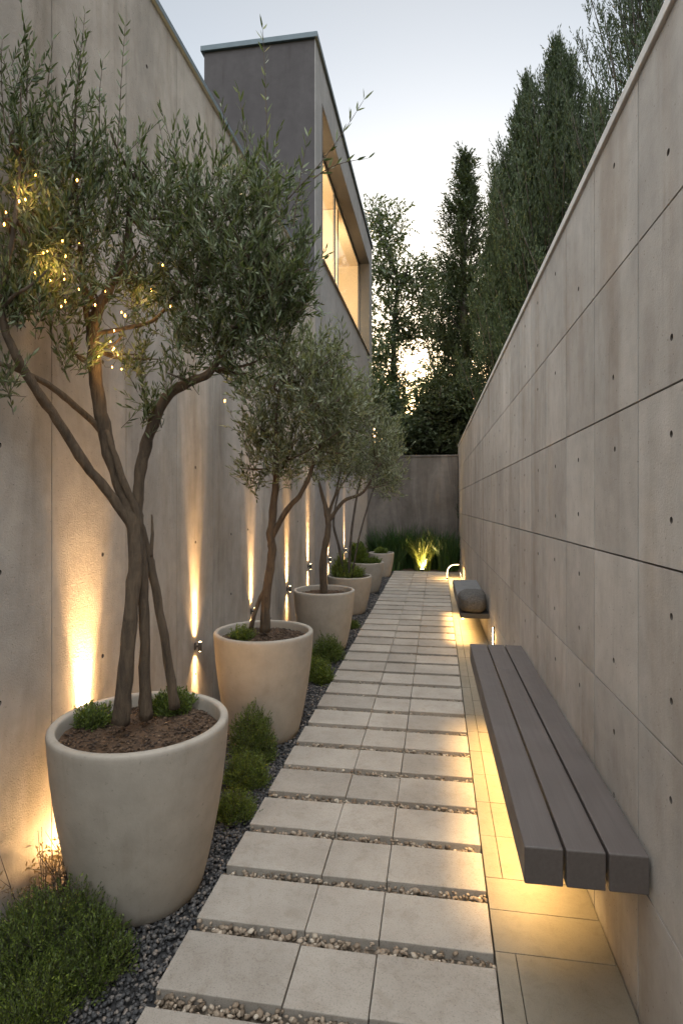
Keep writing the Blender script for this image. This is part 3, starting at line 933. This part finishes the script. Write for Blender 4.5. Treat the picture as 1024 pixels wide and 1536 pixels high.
root = empty('ground_light', (LX + .10, 2.20, -.03)); tag(root, 'small ground uplight on the gravel behind the nearest pot', 'ground light')
b = MB(); b.lathe([(0, 0), (.032, 0), (.034, .03), (.034, .05), (.028, .054)], 20); b.build('housing', M['dark_metal'], root)
b = MB(); b.lathe([(.027, .0545), (.0005, .056)], 20); b.build('lens', M['lens'], root)
light('lamp', 'SPOT', (0, 0, .065), 26, WARM, root, (R(180), 0, 0), spot_size=R(172), spot_blend=.6, shadow_soft_size=.03)

# ------------------------------------------------------------------ benches
BA = math.atan(.0131)
by0, by1 = 1.70, 3.95
root = empty('bench', (wall_x(by0) - .008, by0, 0), BA); tag(root, 'long dark floating bench of three slats, glowing underneath', 'bench')
w = .104; g_ = .0075
L = by1 - by0
sm = MB(); sm.box(-w, 0, 0, L, .415, .52, 0, .004)
s0 = sm.build('slat', M['bench'], root)
for k in (1, 2):
    c = s0.copy(); COL.objects.link(c); c.parent = root; c.location = (-(w + g_) * k, 0, 0)
for yy in (.30, 1.14, 1.98):
    b = MB(); b.box(-.27, .003, yy, yy + .05, .375, .413, 0, .003); b.build('bracket', M['dark_metal'], root)
b = MB(); b.box(-.238, -.215, .38, 1.135, .404, .4135); b.box(-.238, -.215, 1.20, 1.975, .404, .4135); b.box(-.238, -.215, 2.04, L - .04, .404, .4135)
b.build('led_strip', M['led'], root)
STRIP = 6
light('bench_lamp', 'AREA', (-.225, L / 2 + .2, .40), STRIP, (1, .62, .22), root, (0, 0, 0), shape='RECTANGLE', size=.03, size_y=L - .55, spread=R(82))

by0, by1 = 6.0, 7.6
root = empty('bench', (wall_x(by0) - .006, by0, -.05), BA); tag(root, 'shorter dark stone bench carrying a boulder, farther along the wall', 'bench')
L = by1 - by0
b = MB(); b.box(-.285, 0, .06, L, .30, .352, 0, .006); b.build('base_slab', M['dark_metal'], root)
b = MB(); b.box(-.30, 0, .48, L + .01, .354, .47, 0, .01); b.build('seat', M['bench_stone'], root)
b = MB(); b.box(-.27, -.25, .06, L - .05, .291, .299); b.build('led_strip', M['led'], root)
light('bench_lamp', 'AREA', (-.255, L / 2, .285), 6, (1, .62, .22), root, (0, 0, 0), shape='RECTANGLE', size=.03, size_y=L - .1, spread=R(90))

# boulder
bm = bmesh.new(); bmesh.ops.create_icosphere(bm, subdivisions=5, radius=1.0)
from mathutils import noise as mn
for v in bm.verts:
    p = v.co.copy()
    q = Vector([math.copysign(abs(c) ** .72, c) for c in p])
    q *= 1 + .07 * mn.noise(p * 1.6) + .03 * mn.noise(p * 4.1) + .012 * mn.noise(p * 11)
    v.co = Vector((q.x * .146, q.y * .225, q.z * .112))
zmin = min(v.co.z for v in bm.verts)
for v in bm.verts:
    v.co.z = max(v.co.z - zmin, .012) - .012
for f in bm.faces: f.smooth = True
me = bpy.data.meshes.new('boulder'); bm.to_mesh(me); bm.free()
m, nt, p, out = new_mat('granite')
v = mapping(nt)
c = ramp(nt, noise(nt, v, 70, 4, .75), [(.30, (.030, .026, .023)), (.5, (.065, .057, .05)), (.70, (.125, .11, .097))])
nt.links.new(c, p.inputs['Base Color']); p.inputs['Roughness'].default_value = .85
bump(nt, p, noise(nt, v, 60, 5, .7), .6, .006)
o = link('boulder', me, m, None, (wall_x(6.2) - .160, 6.225, .3025)); tag(o, 'rounded speckled granite boulder on the end of the far bench', 'boulder')

# small lit slot on the right wall
def slot_light(y, label):
    r_ = empty('slot_light', (wall_x(y), y, .07), BA); tag(r_, label, 'wall light')
    b = MB(); b.box(-.014, .004, -.022, .022, 0, .2, 0, .003); b.build('housing', M['dark_metal'], r_)
    b = MB(); b.box(-.017, -.0145, -.014, .014, .01, .19); b.build('lens', M['lens'], r_)
    light('lamp', 'POINT', (-.06, 0, .1), .7, (1, .62, .24), r_, shadow_soft_size=.03)
slot_light(5.62, 'small upright lit slot low on the right wall beside the boulder')

# arched path lamp at the far end
ax, ay = .30, 10.6
root = empty('path_lamp', (ax, ay, PZ)); tag(root, 'small glowing arched lamp at the far end by the right wall', 'path lamp')
pp = [(-.13, 0, 0), (-.135, 0, .10), (-.115, 0, .19), (-.06, 0, .245), (0, 0, .26), (.07, 0, .262)]
pp, rr = smooth_path([Vector(q) for q in pp], [.008] * 6, 5)
b = MB(); b.tube(pp, rr, 10); b.build('arch', glow('arch_glow', (1, .72, .36), 2.2), root)
b = MB(); b.lathe([(0, .001), (.03, .001), (.03, .012), (.014, .016), (.014, .03)], 20, cx=-.13); b.build('foot', M['dark_metal'], root)
light('lamp', 'AREA', (-.03, 0, .235), 5, (1, .62, .22), root, (0, 0, 0), shape='DISK', size=.08)

# ------------------------------------------------------------------ shrubs
def mound(name, label, x, y, r, h, mat, n, leaf=.016, lw=.0022, cat='shrub', z0=-.03, group=None, stem=M['bark_dark'], per=13, tl=.075, up=.75, asym=None):
    root = empty(name, (x, y, z0)); tag(root, label, cat, group)
    # several overlapping sub-mounds make the uneven outline
    A = []; Dd = []
    lobes = [(0, 0, r, h)] + [(math.cos(a) * r * random.uniform(.4, .75), math.sin(a) * r * random.uniform(.4, .75), r * random.uniform(.4, .62), h * random.uniform(.5, 1.0)) for a in [random.uniform(0, 6.28) for _ in range(7)]]
    tot = sum(l[2] ** 2 for l in lobes)
    for lx, ly, lr, lh in lobes:
        k = max(8, int(n * lr * lr / tot))
        d = nrm(rng.normal(size=(k, 3))); d[:, 2] = np.abs(d[:, 2])
        q = rng.uniform(.55, 1.03, k)[:, None]
        A.append(np.array([lx, ly, 0]) + d * np.array([lr, lr, lh * .92]) * q)
        Dd.append(nrm(d * .8 + np.array([0, 0, up]) + rng.normal(size=(k, 3)) * .35))
    A, Dd = np.concatenate(A), np.concatenate(Dd)
    T_ = tl * rng.uniform(.5, 1.3, len(A))
    A = A - Dd * T_[:, None] * .6
    ok = (A[:, 0] + x > LX + .03)
    A, Dd, T_ = A[ok], Dd[ok], T_[ok]
    A[:, 2] = np.maximum(A[:, 2], .005)
    lv = twig_leaves(A, Dd, T_, per, leaf, lw, six=False, ang=.95)
    tw = twig_block(A, A + Dd * T_[:, None], np.full(len(A), .0009), 1)
    link('foliage', np_mesh('foliage', [lv]), mat, root)
    # woody stems from the base
    k = 60
    idx = rng.choice(len(A), k)
    st = twig_block(np.stack([rng.normal(0, r * .15, k), rng.normal(0, r * .15, k), np.zeros(k)], 1), A[idx], np.full(k, .0022), 0)
    tw = (tw[0], tw[1], 0)
    link('stems', np_mesh('stems', [st, tw]), stem, root)
    return root

SG = 'low shrubs planted in the gravel'
mound('shrub', 'broad dark green shrub spreading at the foot of the nearest pot', -1.23, 1.76, .21, .25, M['shrub'], 1700, group=SG)
mound('shrub', 'low yellow-green shrub in the corner in front of the broad dark one', -1.17, 1.55, .13, .15, M['shrub_y'], 900, group=SG)
mound('shrub', 'dark green shrub lobe reaching right in front of the nearest pot base', -1.06, 1.70, .11, .20, M['shrub'], 700, group=SG)
mound('shrub', 'tallest upright dark shrub leaning on the front of the second pot', -1.06, 3.27, .14, .34, M['shrub'], 1000, .018, .0026, group=SG)
mound('shrub', 'middle-sized green shrub below the tall upright one', -1.0, 2.97, .115, .19, M['shrub_y'], 800, .017, .0026, group=SG)
mound('shrub', 'small low green shrub to the right of the nearest pot', -.95, 2.66, .095, .135, M['shrub_y'], 600, group=SG)
mound('shrub', 'rounded green shrub against the base of the third pot', -1.0, 5.30, .16, .27, M['shrub'], 750, .02, .0034, group=SG)
mound('shrub', 'rounded yellow-green shrub between second and third pots', -.97, 4.72, .14, .22, M['shrub_y'], 750, .02, .0034, group=SG)
mound('shrub', 'small low dark shrub beside the fourth pot', -1.0, 6.6, .1, .12, M['shrub'], 300, .02, .0034, group=SG)

# dry twiggy plant
root = empty('dry_plant', (-1.38, 2.0, -.03)); tag(root, 'dry brown twiggy plant between the nearest pot and the wall', 'plant')
A = np.stack([rng.normal(0, .03, 34), rng.normal(0, .06, 34), np.zeros(34)], 1)
dd = nrm(np.stack([rng.normal(0.05, .28, 34), rng.normal(-.1, .45, 34), np.ones(34)], 1))
B = A + dd * rng.uniform(.15, .33, 34)[:, None]
B[:, 0] = np.maximum(B[:, 0], -.09)
tw = twig_block(A, B, np.full(34, .0024), 0)
kA = np.repeat(A + (B - A) * .6, 3, 0); kB = kA + nrm(np.repeat(dd, 3, 0) + rng.normal(size=(102, 3)) * .5) * .06
kB[:, 0] = np.maximum(kB[:, 0], -.09)
link('stems', np_mesh('stems', [tw, twig_block(kA, kB, np.full(102, .0013), 0)]), M['bark_dark'], root)
Pn = np.repeat(kB, 4, 0) + rng.normal(0, .006, (408, 3))
link('leaves', np_mesh('leaves', [leaf_block(Pn, rng.normal(size=(408, 3)) + [0, 0, .6], rng.uniform(.012, .024, 408), np.full(408, .003))]), M['dry'], root)

# plants in the pots
x, y, r, h, _ = POTS[0]
mound('pot_plant', 'low leafy tuft at the left of the nearest pot soil', x - .20, y + .02, .075, .085, M['shrub'], 260, .018, .003, 'plant', SOILZ[0])
mound('pot_plant', 'leafy tuft behind the stems in the nearest pot', x + .03, y + .20, .085, .10, M['shrub'], 320, .02, .003, 'plant', SOILZ[0])
x, y, r, h, _ = POTS[1]
mound('pot_plant', 'small green tuft left of the trunk in the second pot', x - .11, y - .08, .075, .06, M['shrub_y'], 200, .02, .003, 'plant', SOILZ[1])
x, y, r, h, _ = POTS[3]
mound('pot_plant', 'bright feathery foliage filling the fourth pot', x - .02, y - .02, .19, .20, M['shrub_y'], 800, .03, .005, 'plant', SOILZ[3], tl=.12, up=1.4)
mound('pot_plant', 'tall feathery green clump at the left in the fourth pot', x - .10, y - .05, .10, .33, M['shrub_y'], 500, .03, .005, 'plant', SOILZ[3], tl=.14, up=1.6)
x, y, r, h, _ = POTS[4]
mound('pot_plant', 'dark leafy upright shrub in the fifth pot', x - .10, y - .05, .13, .36, M['shrub'], 500, .045, .010, 'plant', SOILZ[4], tl=.12, up=1.2)
mound('pot_plant', 'low green edging plant on the right of the fifth pot', x + .1, y - .08, .12, .13, M['shrub'], 300, .03, .006, 'plant', SOILZ[4])
x, y, r, h, _ = POTS[5]
mound('pot_plant', 'small dark plant in the farthest pot', x, y, .12, .12, M['shrub'], 250, .04, .008, 'plant', SOILZ[5])

# ------------------------------------------------------------------ end planting
def blades(name, label, x, y, n, spread, h, mat, width, lean=.35, z0=-.03, cat='ornamental grass', group=None):
    root = empty(name, (x, y, z0)); tag(root, label, cat, group)
    a = rng.uniform(0, 2*math.pi, n); b = np.sqrt(rng.random(n)) * spread
    base = np.stack([b * np.cos(a), b * np.sin(a), np.zeros(n)], 1)
    out = np.stack([np.cos(a), np.sin(a), np.zeros(n)], 1) * (lean * rng.uniform(.2, 1.3, n))[:, None] + rng.normal(0, .09, (n, 3)) * [1, 1, 0]
    H = h * rng.uniform(.55, 1.08, n)
    seg = 5
    side = nrm(np.cross(out + [0, 0, .01], [0, 0, 1]) + rng.normal(0, .3, (n, 3)) * [1, 1, 0])
    V = []
    for k in range(seg + 1):
        t = k / seg
        c = base + np.array([0, 0, 1]) * (H * (t - .22 * t * t * np.linalg.norm(out, axis=1) * 2.2))[:, None] + out * (H * t * t)[:, None]
        w_ = width * (1 - t ** 1.6) * .5 + .0006
        V += [c - side * w_, c + side * w_]
    V = np.stack(V, 1).reshape(-1, 3)
    m_ = (seg + 1) * 2
    b0 = (np.arange(n) * m_)[:, None]
    Fq = np.concatenate([b0 + np.array([[2*k, 2*k+1, 2*k+3, 2*k+2]]) for k in range(seg)])
    link('blades', np_mesh('blades', [(V, Fq, 0)]), mat, root)
    return root
gx, gy = at(633, 852, 11.75)[:2]
GG = 'dark grasses along the end wall'
blades('grass_clump', 'tall yellow-lit grass clump glowing at the end of the path', gx, gy + .14, 190, .17, .82, M['grassy'], .016, .42)
for dx, dy, h, lab in ((-.82, .42, .95, 'dark grass clump at the far left corner of the end bed'), (-.45, .50, 1.02, 'dark grass clump left behind the glowing grass'), (-.1, .55, .98, 'dark grass clump directly behind the glowing grass'),
                       (.28, .50, 1.0, 'dark grass clump right behind the glowing grass'), (.50, .20, .85, 'dark grass clump against the right wall at the end'), (-.62, .12, .55, 'short dark grass clump behind the smallest pot')):
    blades('grass_clump', lab, gx + dx, gy + dy, 420, .22, h, M['grass_dark'], .022, .38, group=GG)
root = empty('ground_spotlight', (gx, gy - .03, -.03)); tag(root, 'bright ground uplight at the base of the glowing grass', 'ground light')
b = MB(); b.lathe([(0, 0), (.035, 0), (.035, .045), (.03, .05)], 20); b.build('housing', M['dark_metal'], root)
b = MB(); b.lathe([(.029, .0505), (.0005, .052)], 20); b.build('lens', glow('spot_lens', (1, .72, .36), 60), root)
light('lamp', 'SPOT', (0, 0, .06), 75, (1, .68, .28), root, (R(180 - 14), 0, 0), spot_size=R(110), spot_blend=.8, shadow_soft_size=.02)

# ------------------------------------------------------------------ trees beyond the walls
def conifer(label, base, h, prof, nb, mat, leaf, lw, rise=.7, group=None, per=26, spray=.34, zb=.4, ang=.7, name='conifer_tree'):
    """trunk, limbs that rise outwards, sprays of needles along every limb"""
    root = empty(name, base); tag(root, label, 'tree', group)
    mb = MB()
    pp, rr = smooth_path([Vector((0, 0, 0)), Vector((.05, 0, h * .35)), Vector((-.04, .03, h * .7)), Vector((0, 0, h * .97))], [.02 * h, .015 * h, .008 * h, .002 * h], 6)
    mb.tube(pp, rr, 8)
    zz = zb + (h - zb) * rng.random(nb) ** .9
    A0 = []; A1 = []; A = []; Dd = []; T_ = []
    for z in zz:
        t = z / h
        a = random.uniform(0, 6.283)
        ln = prof(t) * random.choice((random.uniform(.5, .8), random.uniform(.7, 1.05), random.uniform(.9, 1.22))) * (1 + .18 * math.sin(3 * a + 5 * t))
        o = np.array([math.cos(a), math.sin(a), 0])
        s = np.array([0, 0, z]); e = s + o * ln + np.array([0, 0, rise * ln * random.uniform(.5, 1.2)])
        A0.append(s); A1.append(e)
        k = max(3, int(per * (ln + .25) / 1.2))
        f = 1 - rng.random(k) ** 1.9 * .85
        pts = s + (e - s) * f[:, None] + rng.normal(0, .055 * ln + .035, (k, 3)) * [1, 1, 1.7]
        A.append(pts); Dd.append(nrm(o * .6 + np.array([0, 0, .85 if ang > .5 else 1.5]) + rng.normal(0, .5 if ang > .5 else .32, (k, 3)))); T_.append(spray * rng.uniform(.5, 1.3, k))
    A0, A1 = np.array(A0), np.array(A1)
    A, Dd, T_ = np.concatenate(A), np.concatenate(Dd), np.concatenate(T_)
    mb.build('trunk', M['bark_dark'], root)
    link('branches', np_mesh('branches', [twig_block(A0, A1, np.full(len(A0), .014), 0)]), M['bark_dark'], root)
    link('crown', np_mesh('crown', [twig_leaves(A, Dd, T_, 9, leaf, lw, six=False, ang=ang)]), mat, root)
    return root

def plume_tree(label, base, h, prof, n, mat, leaf=.10, lw=.0095, pr=.36, k=90, group=None, zb=1.2, spray=.30, name='conifer_tree'):
    """a conifer whose crown is many upright pointed plumes set round the trunk"""
    root = empty(name, base); tag(root, label, 'tree', group)
    mb = MB()
    pp, rr = smooth_path([Vector((0, 0, 0)), Vector((.05, 0, h * .35)), Vector((-.04, .03, h * .7)), Vector((0, 0, h * .95))], [.02 * h, .015 * h, .008 * h, .002 * h], 6)
    mb.tube(pp, rr, 8)
    A = []; Dd = []; T_ = []
    for i in range(n):
        t = 1.0 if i == 0 else 1 - .86 * ((i + random.random()) / n) ** 1.15
        zt = h * t
        env = prof(t) * random.uniform(.8, 1.12)
        a = random.uniform(0, 6.283)
        q = random.uniform(.55, 1.0) if random.random() < .75 else random.uniform(.1, .6)
        q = 0 if i == 0 else q
        tip = np.array([math.cos(a) * env * q, math.sin(a) * env * q, zt])
        L = random.uniform(1.3, 2.4); r = pr * random.uniform(.7, 1.25) * (1.0 if t < .9 else .75)
        foot = np.array([tip[0] * .62, tip[1] * .62, max(zb - .6, zt - L)])
        m0 = (Vector((0, 0, max(.3, foot[2] - .5)))); mb.tube([m0, Vector(foot), Vector(foot + (tip - foot) * .6), Vector(tip)], [.016, .013, .008, .003], 5)
        kk = int(k * random.uniform(.75, 1.2))
        f = rng.random(kk) ** .85
        b = rng.uniform(0, 6.283, kk)
        w_ = r * (1 - f) ** .75 * rng.uniform(.35, 1.05, kk)
        o = np.stack([np.cos(b), np.sin(b), np.zeros(kk)], 1)
        A.append(foot + (tip - foot) * f[:, None] + o * w_[:, None] - [0, 0, spray * .5])
        Dd.append(nrm(o * (.42 * (1 - f) + .08)[:, None] + [0, 0, 1.0] + rng.normal(0, .2, (kk, 3)))); T_.append(spray * rng.uniform(.6, 1.25, kk))
    A, Dd, T_ = np.concatenate(A), np.concatenate(Dd), np.concatenate(T_)
    mb.build('trunk', M['bark_dark'], root)
    link('crown', np_mesh('crown', [twig_leaves(A, Dd, T_, 9, leaf, lw, six=False, ang=.5)]), mat, root)
    return root

def gbase(u, d): 
    p = at(u, HV, d); return (p.x, p.y, -.06)
BG = 'trees beyond the garden walls'
plume_tree('huge dense dark conifer rising over the right wall, tallest of its group', gbase(832, 11.5), 10.5, lambda t: 1.75 * min(1, (1 - t) * 3.9 + .02), 220, M['conifer'], pr=.40, k=95, group=BG)
plume_tree('second dark conifer just left of the huge one, slightly lower', gbase(790, 12.2), 10.3, lambda t: 1.35 * min(1, (1 - t) * 3.0 + .02), 150, M['conifer'], group=BG)
plume_tree('tall conifer cut off by the top right corner above the wall', gbase(985, 9.0), 12.8, lambda t: 2.2 * min(1, (1 - t) * 1.9 + .04), 200, M['conifer'], leaf=.085, lw=.008, pr=.3, k=70, group=BG)
plume_tree('dark conifer standing behind, between the huge one and the cut-off one', gbase(895, 13.5), 10.6, lambda t: 1.5 * min(1, (1 - t) * 2.6 + .02), 110, M['conifer'], group=BG)
conifer('slender pointed cypress standing against the pale sky', gbase(697, 15.5), 10.5, lambda t: 1.25 * min(1, (1 - t) * 1.8 + .03) * (.84 + .16 * math.sin(26 * t)), 420, M['conifer2'], .10, .017, .7, BG, 34, .30)
plume_tree('medium conifer filling the gap between cypress and the dark conifers', gbase(745, 13.2), 8.9, lambda t: .8 * min(1, (1 - t) * 1.6 + .02), 60, M['conifer'], group=BG)

def broad(label, u, d, trunk_r, clusters, mat=M['broad'], LL=.105, LW=.028, per=9, tl=.35, up=.3, name='broadleaf_tree', kk=2.8):
    b = Vector(gbase(u, d))
    c = [cl(*q, k=kk) for q in clusters]
    top = max(q[0].z for q in c)
    cen = Vector((sum(q[0].x for q in c) / len(c), sum(q[0].y for q in c) / len(c), 0))
    tp = Vector((cen.x, cen.y, top * .8))
    sk = [([b, b.lerp(tp, .35) + Vector((.1, 0, 0)), b.lerp(tp, .7) + Vector((-.08, 0, 0)), tp], [trunk_r, trunk_r * .8, trunk_r * .5, trunk_r * .2])]
    return tree(label, 'tree', name, b, sk, c, (M['bark_dark'], mat), LL, LW, per, tl, .03, BG, up=up, outw=.8, rnd=.7, six=False)
broad('open airy broadleaf tree beside the house with sky showing through', 590, 17, .16,
      [(585, 350, 17, 32, 45, 70, 1.0), (570, 410, 17, 38, 45, 90, 1.0), (610, 420, 16.6, 38, 40, 80, 1.0), (635, 455, 16.6, 24, 34, 45, .7), (585, 480, 17, 45, 40, 100, 1.0), (570, 540, 16.6, 34, 45, 110, 1.0), (612, 505, 17, 34, 30, 55, .8),
       (590, 590, 16.6, 30, 40, 80, .8), (560, 330, 17.4, 20, 30, 30, .6), (642, 410, 16.8, 20, 28, 34, .5)], kk=3.2)
broad('round dark tree low behind the end wall on the right', 655, 14.5, .12,
      [(655, 625, 14.5, 34, 38, 190, 1.0), (630, 650, 14.2, 28, 32, 130, .9), (685, 610, 14.5, 30, 40, 150, 1.0), (668, 670, 14.2, 40, 28, 150, 1.0), (615, 680, 14.2, 30, 26, 110, .8)], M['conifer2'], .11, .03, 10, .34)
broad('dark tree low behind the end wall on the left beside the house', 575, 15, .12,
      [(580, 620, 15, 28, 40, 130, .9), (560, 600, 15, 28, 40, 110, .9), (600, 650, 14.6, 28, 34, 130, .9), (575, 680, 14.6, 36, 26, 120, .9)], M['broad'], .11, .03, 10, .34)
broad('thin backlit tree far behind, its leaves breaking the sunset glow', 650, 24, .15,
      [(640, 560, 24, 26, 30, 45, 1.0), (665, 520, 24, 24, 36, 50, 1.0), (625, 590, 24, 26, 26, 55, 1.0), (660, 580, 24, 26, 24, 55, 1.0), (675, 560, 24, 26, 34, 50, 1.0), (640, 500, 24, 22, 26, 24, .8)], M['broad'], .14, .036, 9, .5, kk=1.3)

# ------------------------------------------------------------------ sky, sun, camera
SUN_EL = R(5)
ZEN = 14  # extra sky gain above the view, added to brighten the walls
w = bpy.data.worlds.new('World'); scene.world = w; w.use_nodes = True
nt = w.node_tree
bg = nt.nodes['Background']
sky = nt.nodes.new('ShaderNodeTexSky'); sky.sky_type = 'NISHITA'; sky.sun_disc = False
sky.sun_elevation = SUN_EL; sky.sun_rotation = R(0); sky.air_density = 1.0; sky.dust_density = 1.5; sky.ozone_density = 1.5
hs = nt.nodes.new('ShaderNodeHueSaturation'); hs.inputs['Saturation'].default_value = .55
nt.links.new(sky.outputs[0], hs.inputs['Color'])
tc = nt.nodes.new('ShaderNodeTexCoord')
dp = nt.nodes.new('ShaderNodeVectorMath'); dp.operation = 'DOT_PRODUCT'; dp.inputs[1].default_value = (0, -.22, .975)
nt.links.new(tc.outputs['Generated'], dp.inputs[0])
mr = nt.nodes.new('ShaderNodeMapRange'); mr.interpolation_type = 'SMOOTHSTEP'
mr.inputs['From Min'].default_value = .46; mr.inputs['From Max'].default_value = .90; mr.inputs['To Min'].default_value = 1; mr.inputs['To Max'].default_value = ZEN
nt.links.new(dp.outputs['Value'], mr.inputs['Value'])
mr2 = nt.nodes.new('ShaderNodeMapRange'); mr2.inputs['From Min'].default_value = .35; mr2.inputs['From Max'].default_value = .7
nt.links.new(dp.outputs['Value'], mr2.inputs['Value'])
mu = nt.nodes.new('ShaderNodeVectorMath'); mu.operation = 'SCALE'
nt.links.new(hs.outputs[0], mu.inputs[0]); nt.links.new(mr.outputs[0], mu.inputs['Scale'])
tint = mix(nt, mr2.outputs[0], (1, 1, 1), (1.0, .875, .735))
sx = nt.nodes.new('ShaderNodeSeparateXYZ'); nt.links.new(tc.outputs['Generated'], sx.inputs[0])
zr = ramp(nt, sx.outputs['Z'], [(.03, (.36, .25, .115)), (.18, (.40, .335, .235)), (.32, (.43, .425, .41)), (.46, (.50, .50, .495)), (.62, (.56, .56, .565)), (.72, (.60, .60, .60))])
z2 = nt.nodes.new('ShaderNodeVectorMath'); z2.operation = 'SCALE'; z2.inputs['Scale'].default_value = 2.0
nt.links.new(zr, z2.inputs[0])
mu2 = nt.nodes.new('ShaderNodeVectorMath'); mu2.operation = 'MULTIPLY'
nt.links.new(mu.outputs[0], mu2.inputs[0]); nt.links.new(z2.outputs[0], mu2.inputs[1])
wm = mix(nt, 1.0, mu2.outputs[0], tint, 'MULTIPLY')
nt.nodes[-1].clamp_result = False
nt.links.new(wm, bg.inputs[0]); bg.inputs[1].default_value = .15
sun = bpy.data.lights.new('sun', 'SUN'); sun.energy = 2.0; sun.angle = R(.5); sun.color = (1, .72, .45)
so = bpy.data.objects.new('sun', sun); COL.objects.link(so)
so.rotation_euler = Vector((0, -math.cos(SUN_EL), -math.sin(SUN_EL))).to_track_quat('-Z', 'Y').to_euler()

cam = bpy.data.cameras.new('camera'); co = bpy.data.objects.new('camera', cam); COL.objects.link(co)
cam.sensor_fit = 'VERTICAL'; cam.sensor_height = 36; cam.sensor_width = 24
cam.lens = F / 1536 * 36
cam.shift_y = -(768 - HV) / 1536
cam.clip_start = .05; cam.clip_end = 2000
co.location = (0, 0, CH); co.rotation_euler = (R(90), 0, TH)
scene.camera = co
vs = scene.view_settings
scene.display_settings.display_device = 'sRGB'
vs.view_transform = 'Standard'; vs.look = 'None'; vs.exposure = 1.45; vs.gamma = 1
cy = scene.cycles
cy.use_denoising = True
try: cy.denoiser = 'OPENIMAGEDENOISE'
except Exception: pass
cy.sample_clamp_indirect = 4; cy.max_bounces = 8; cy.diffuse_bounces = 4; cy.glossy_bounces = 3; cy.transparent_max_bounces = 8
cy.caustics_reflective = False; cy.caustics_refractive = False
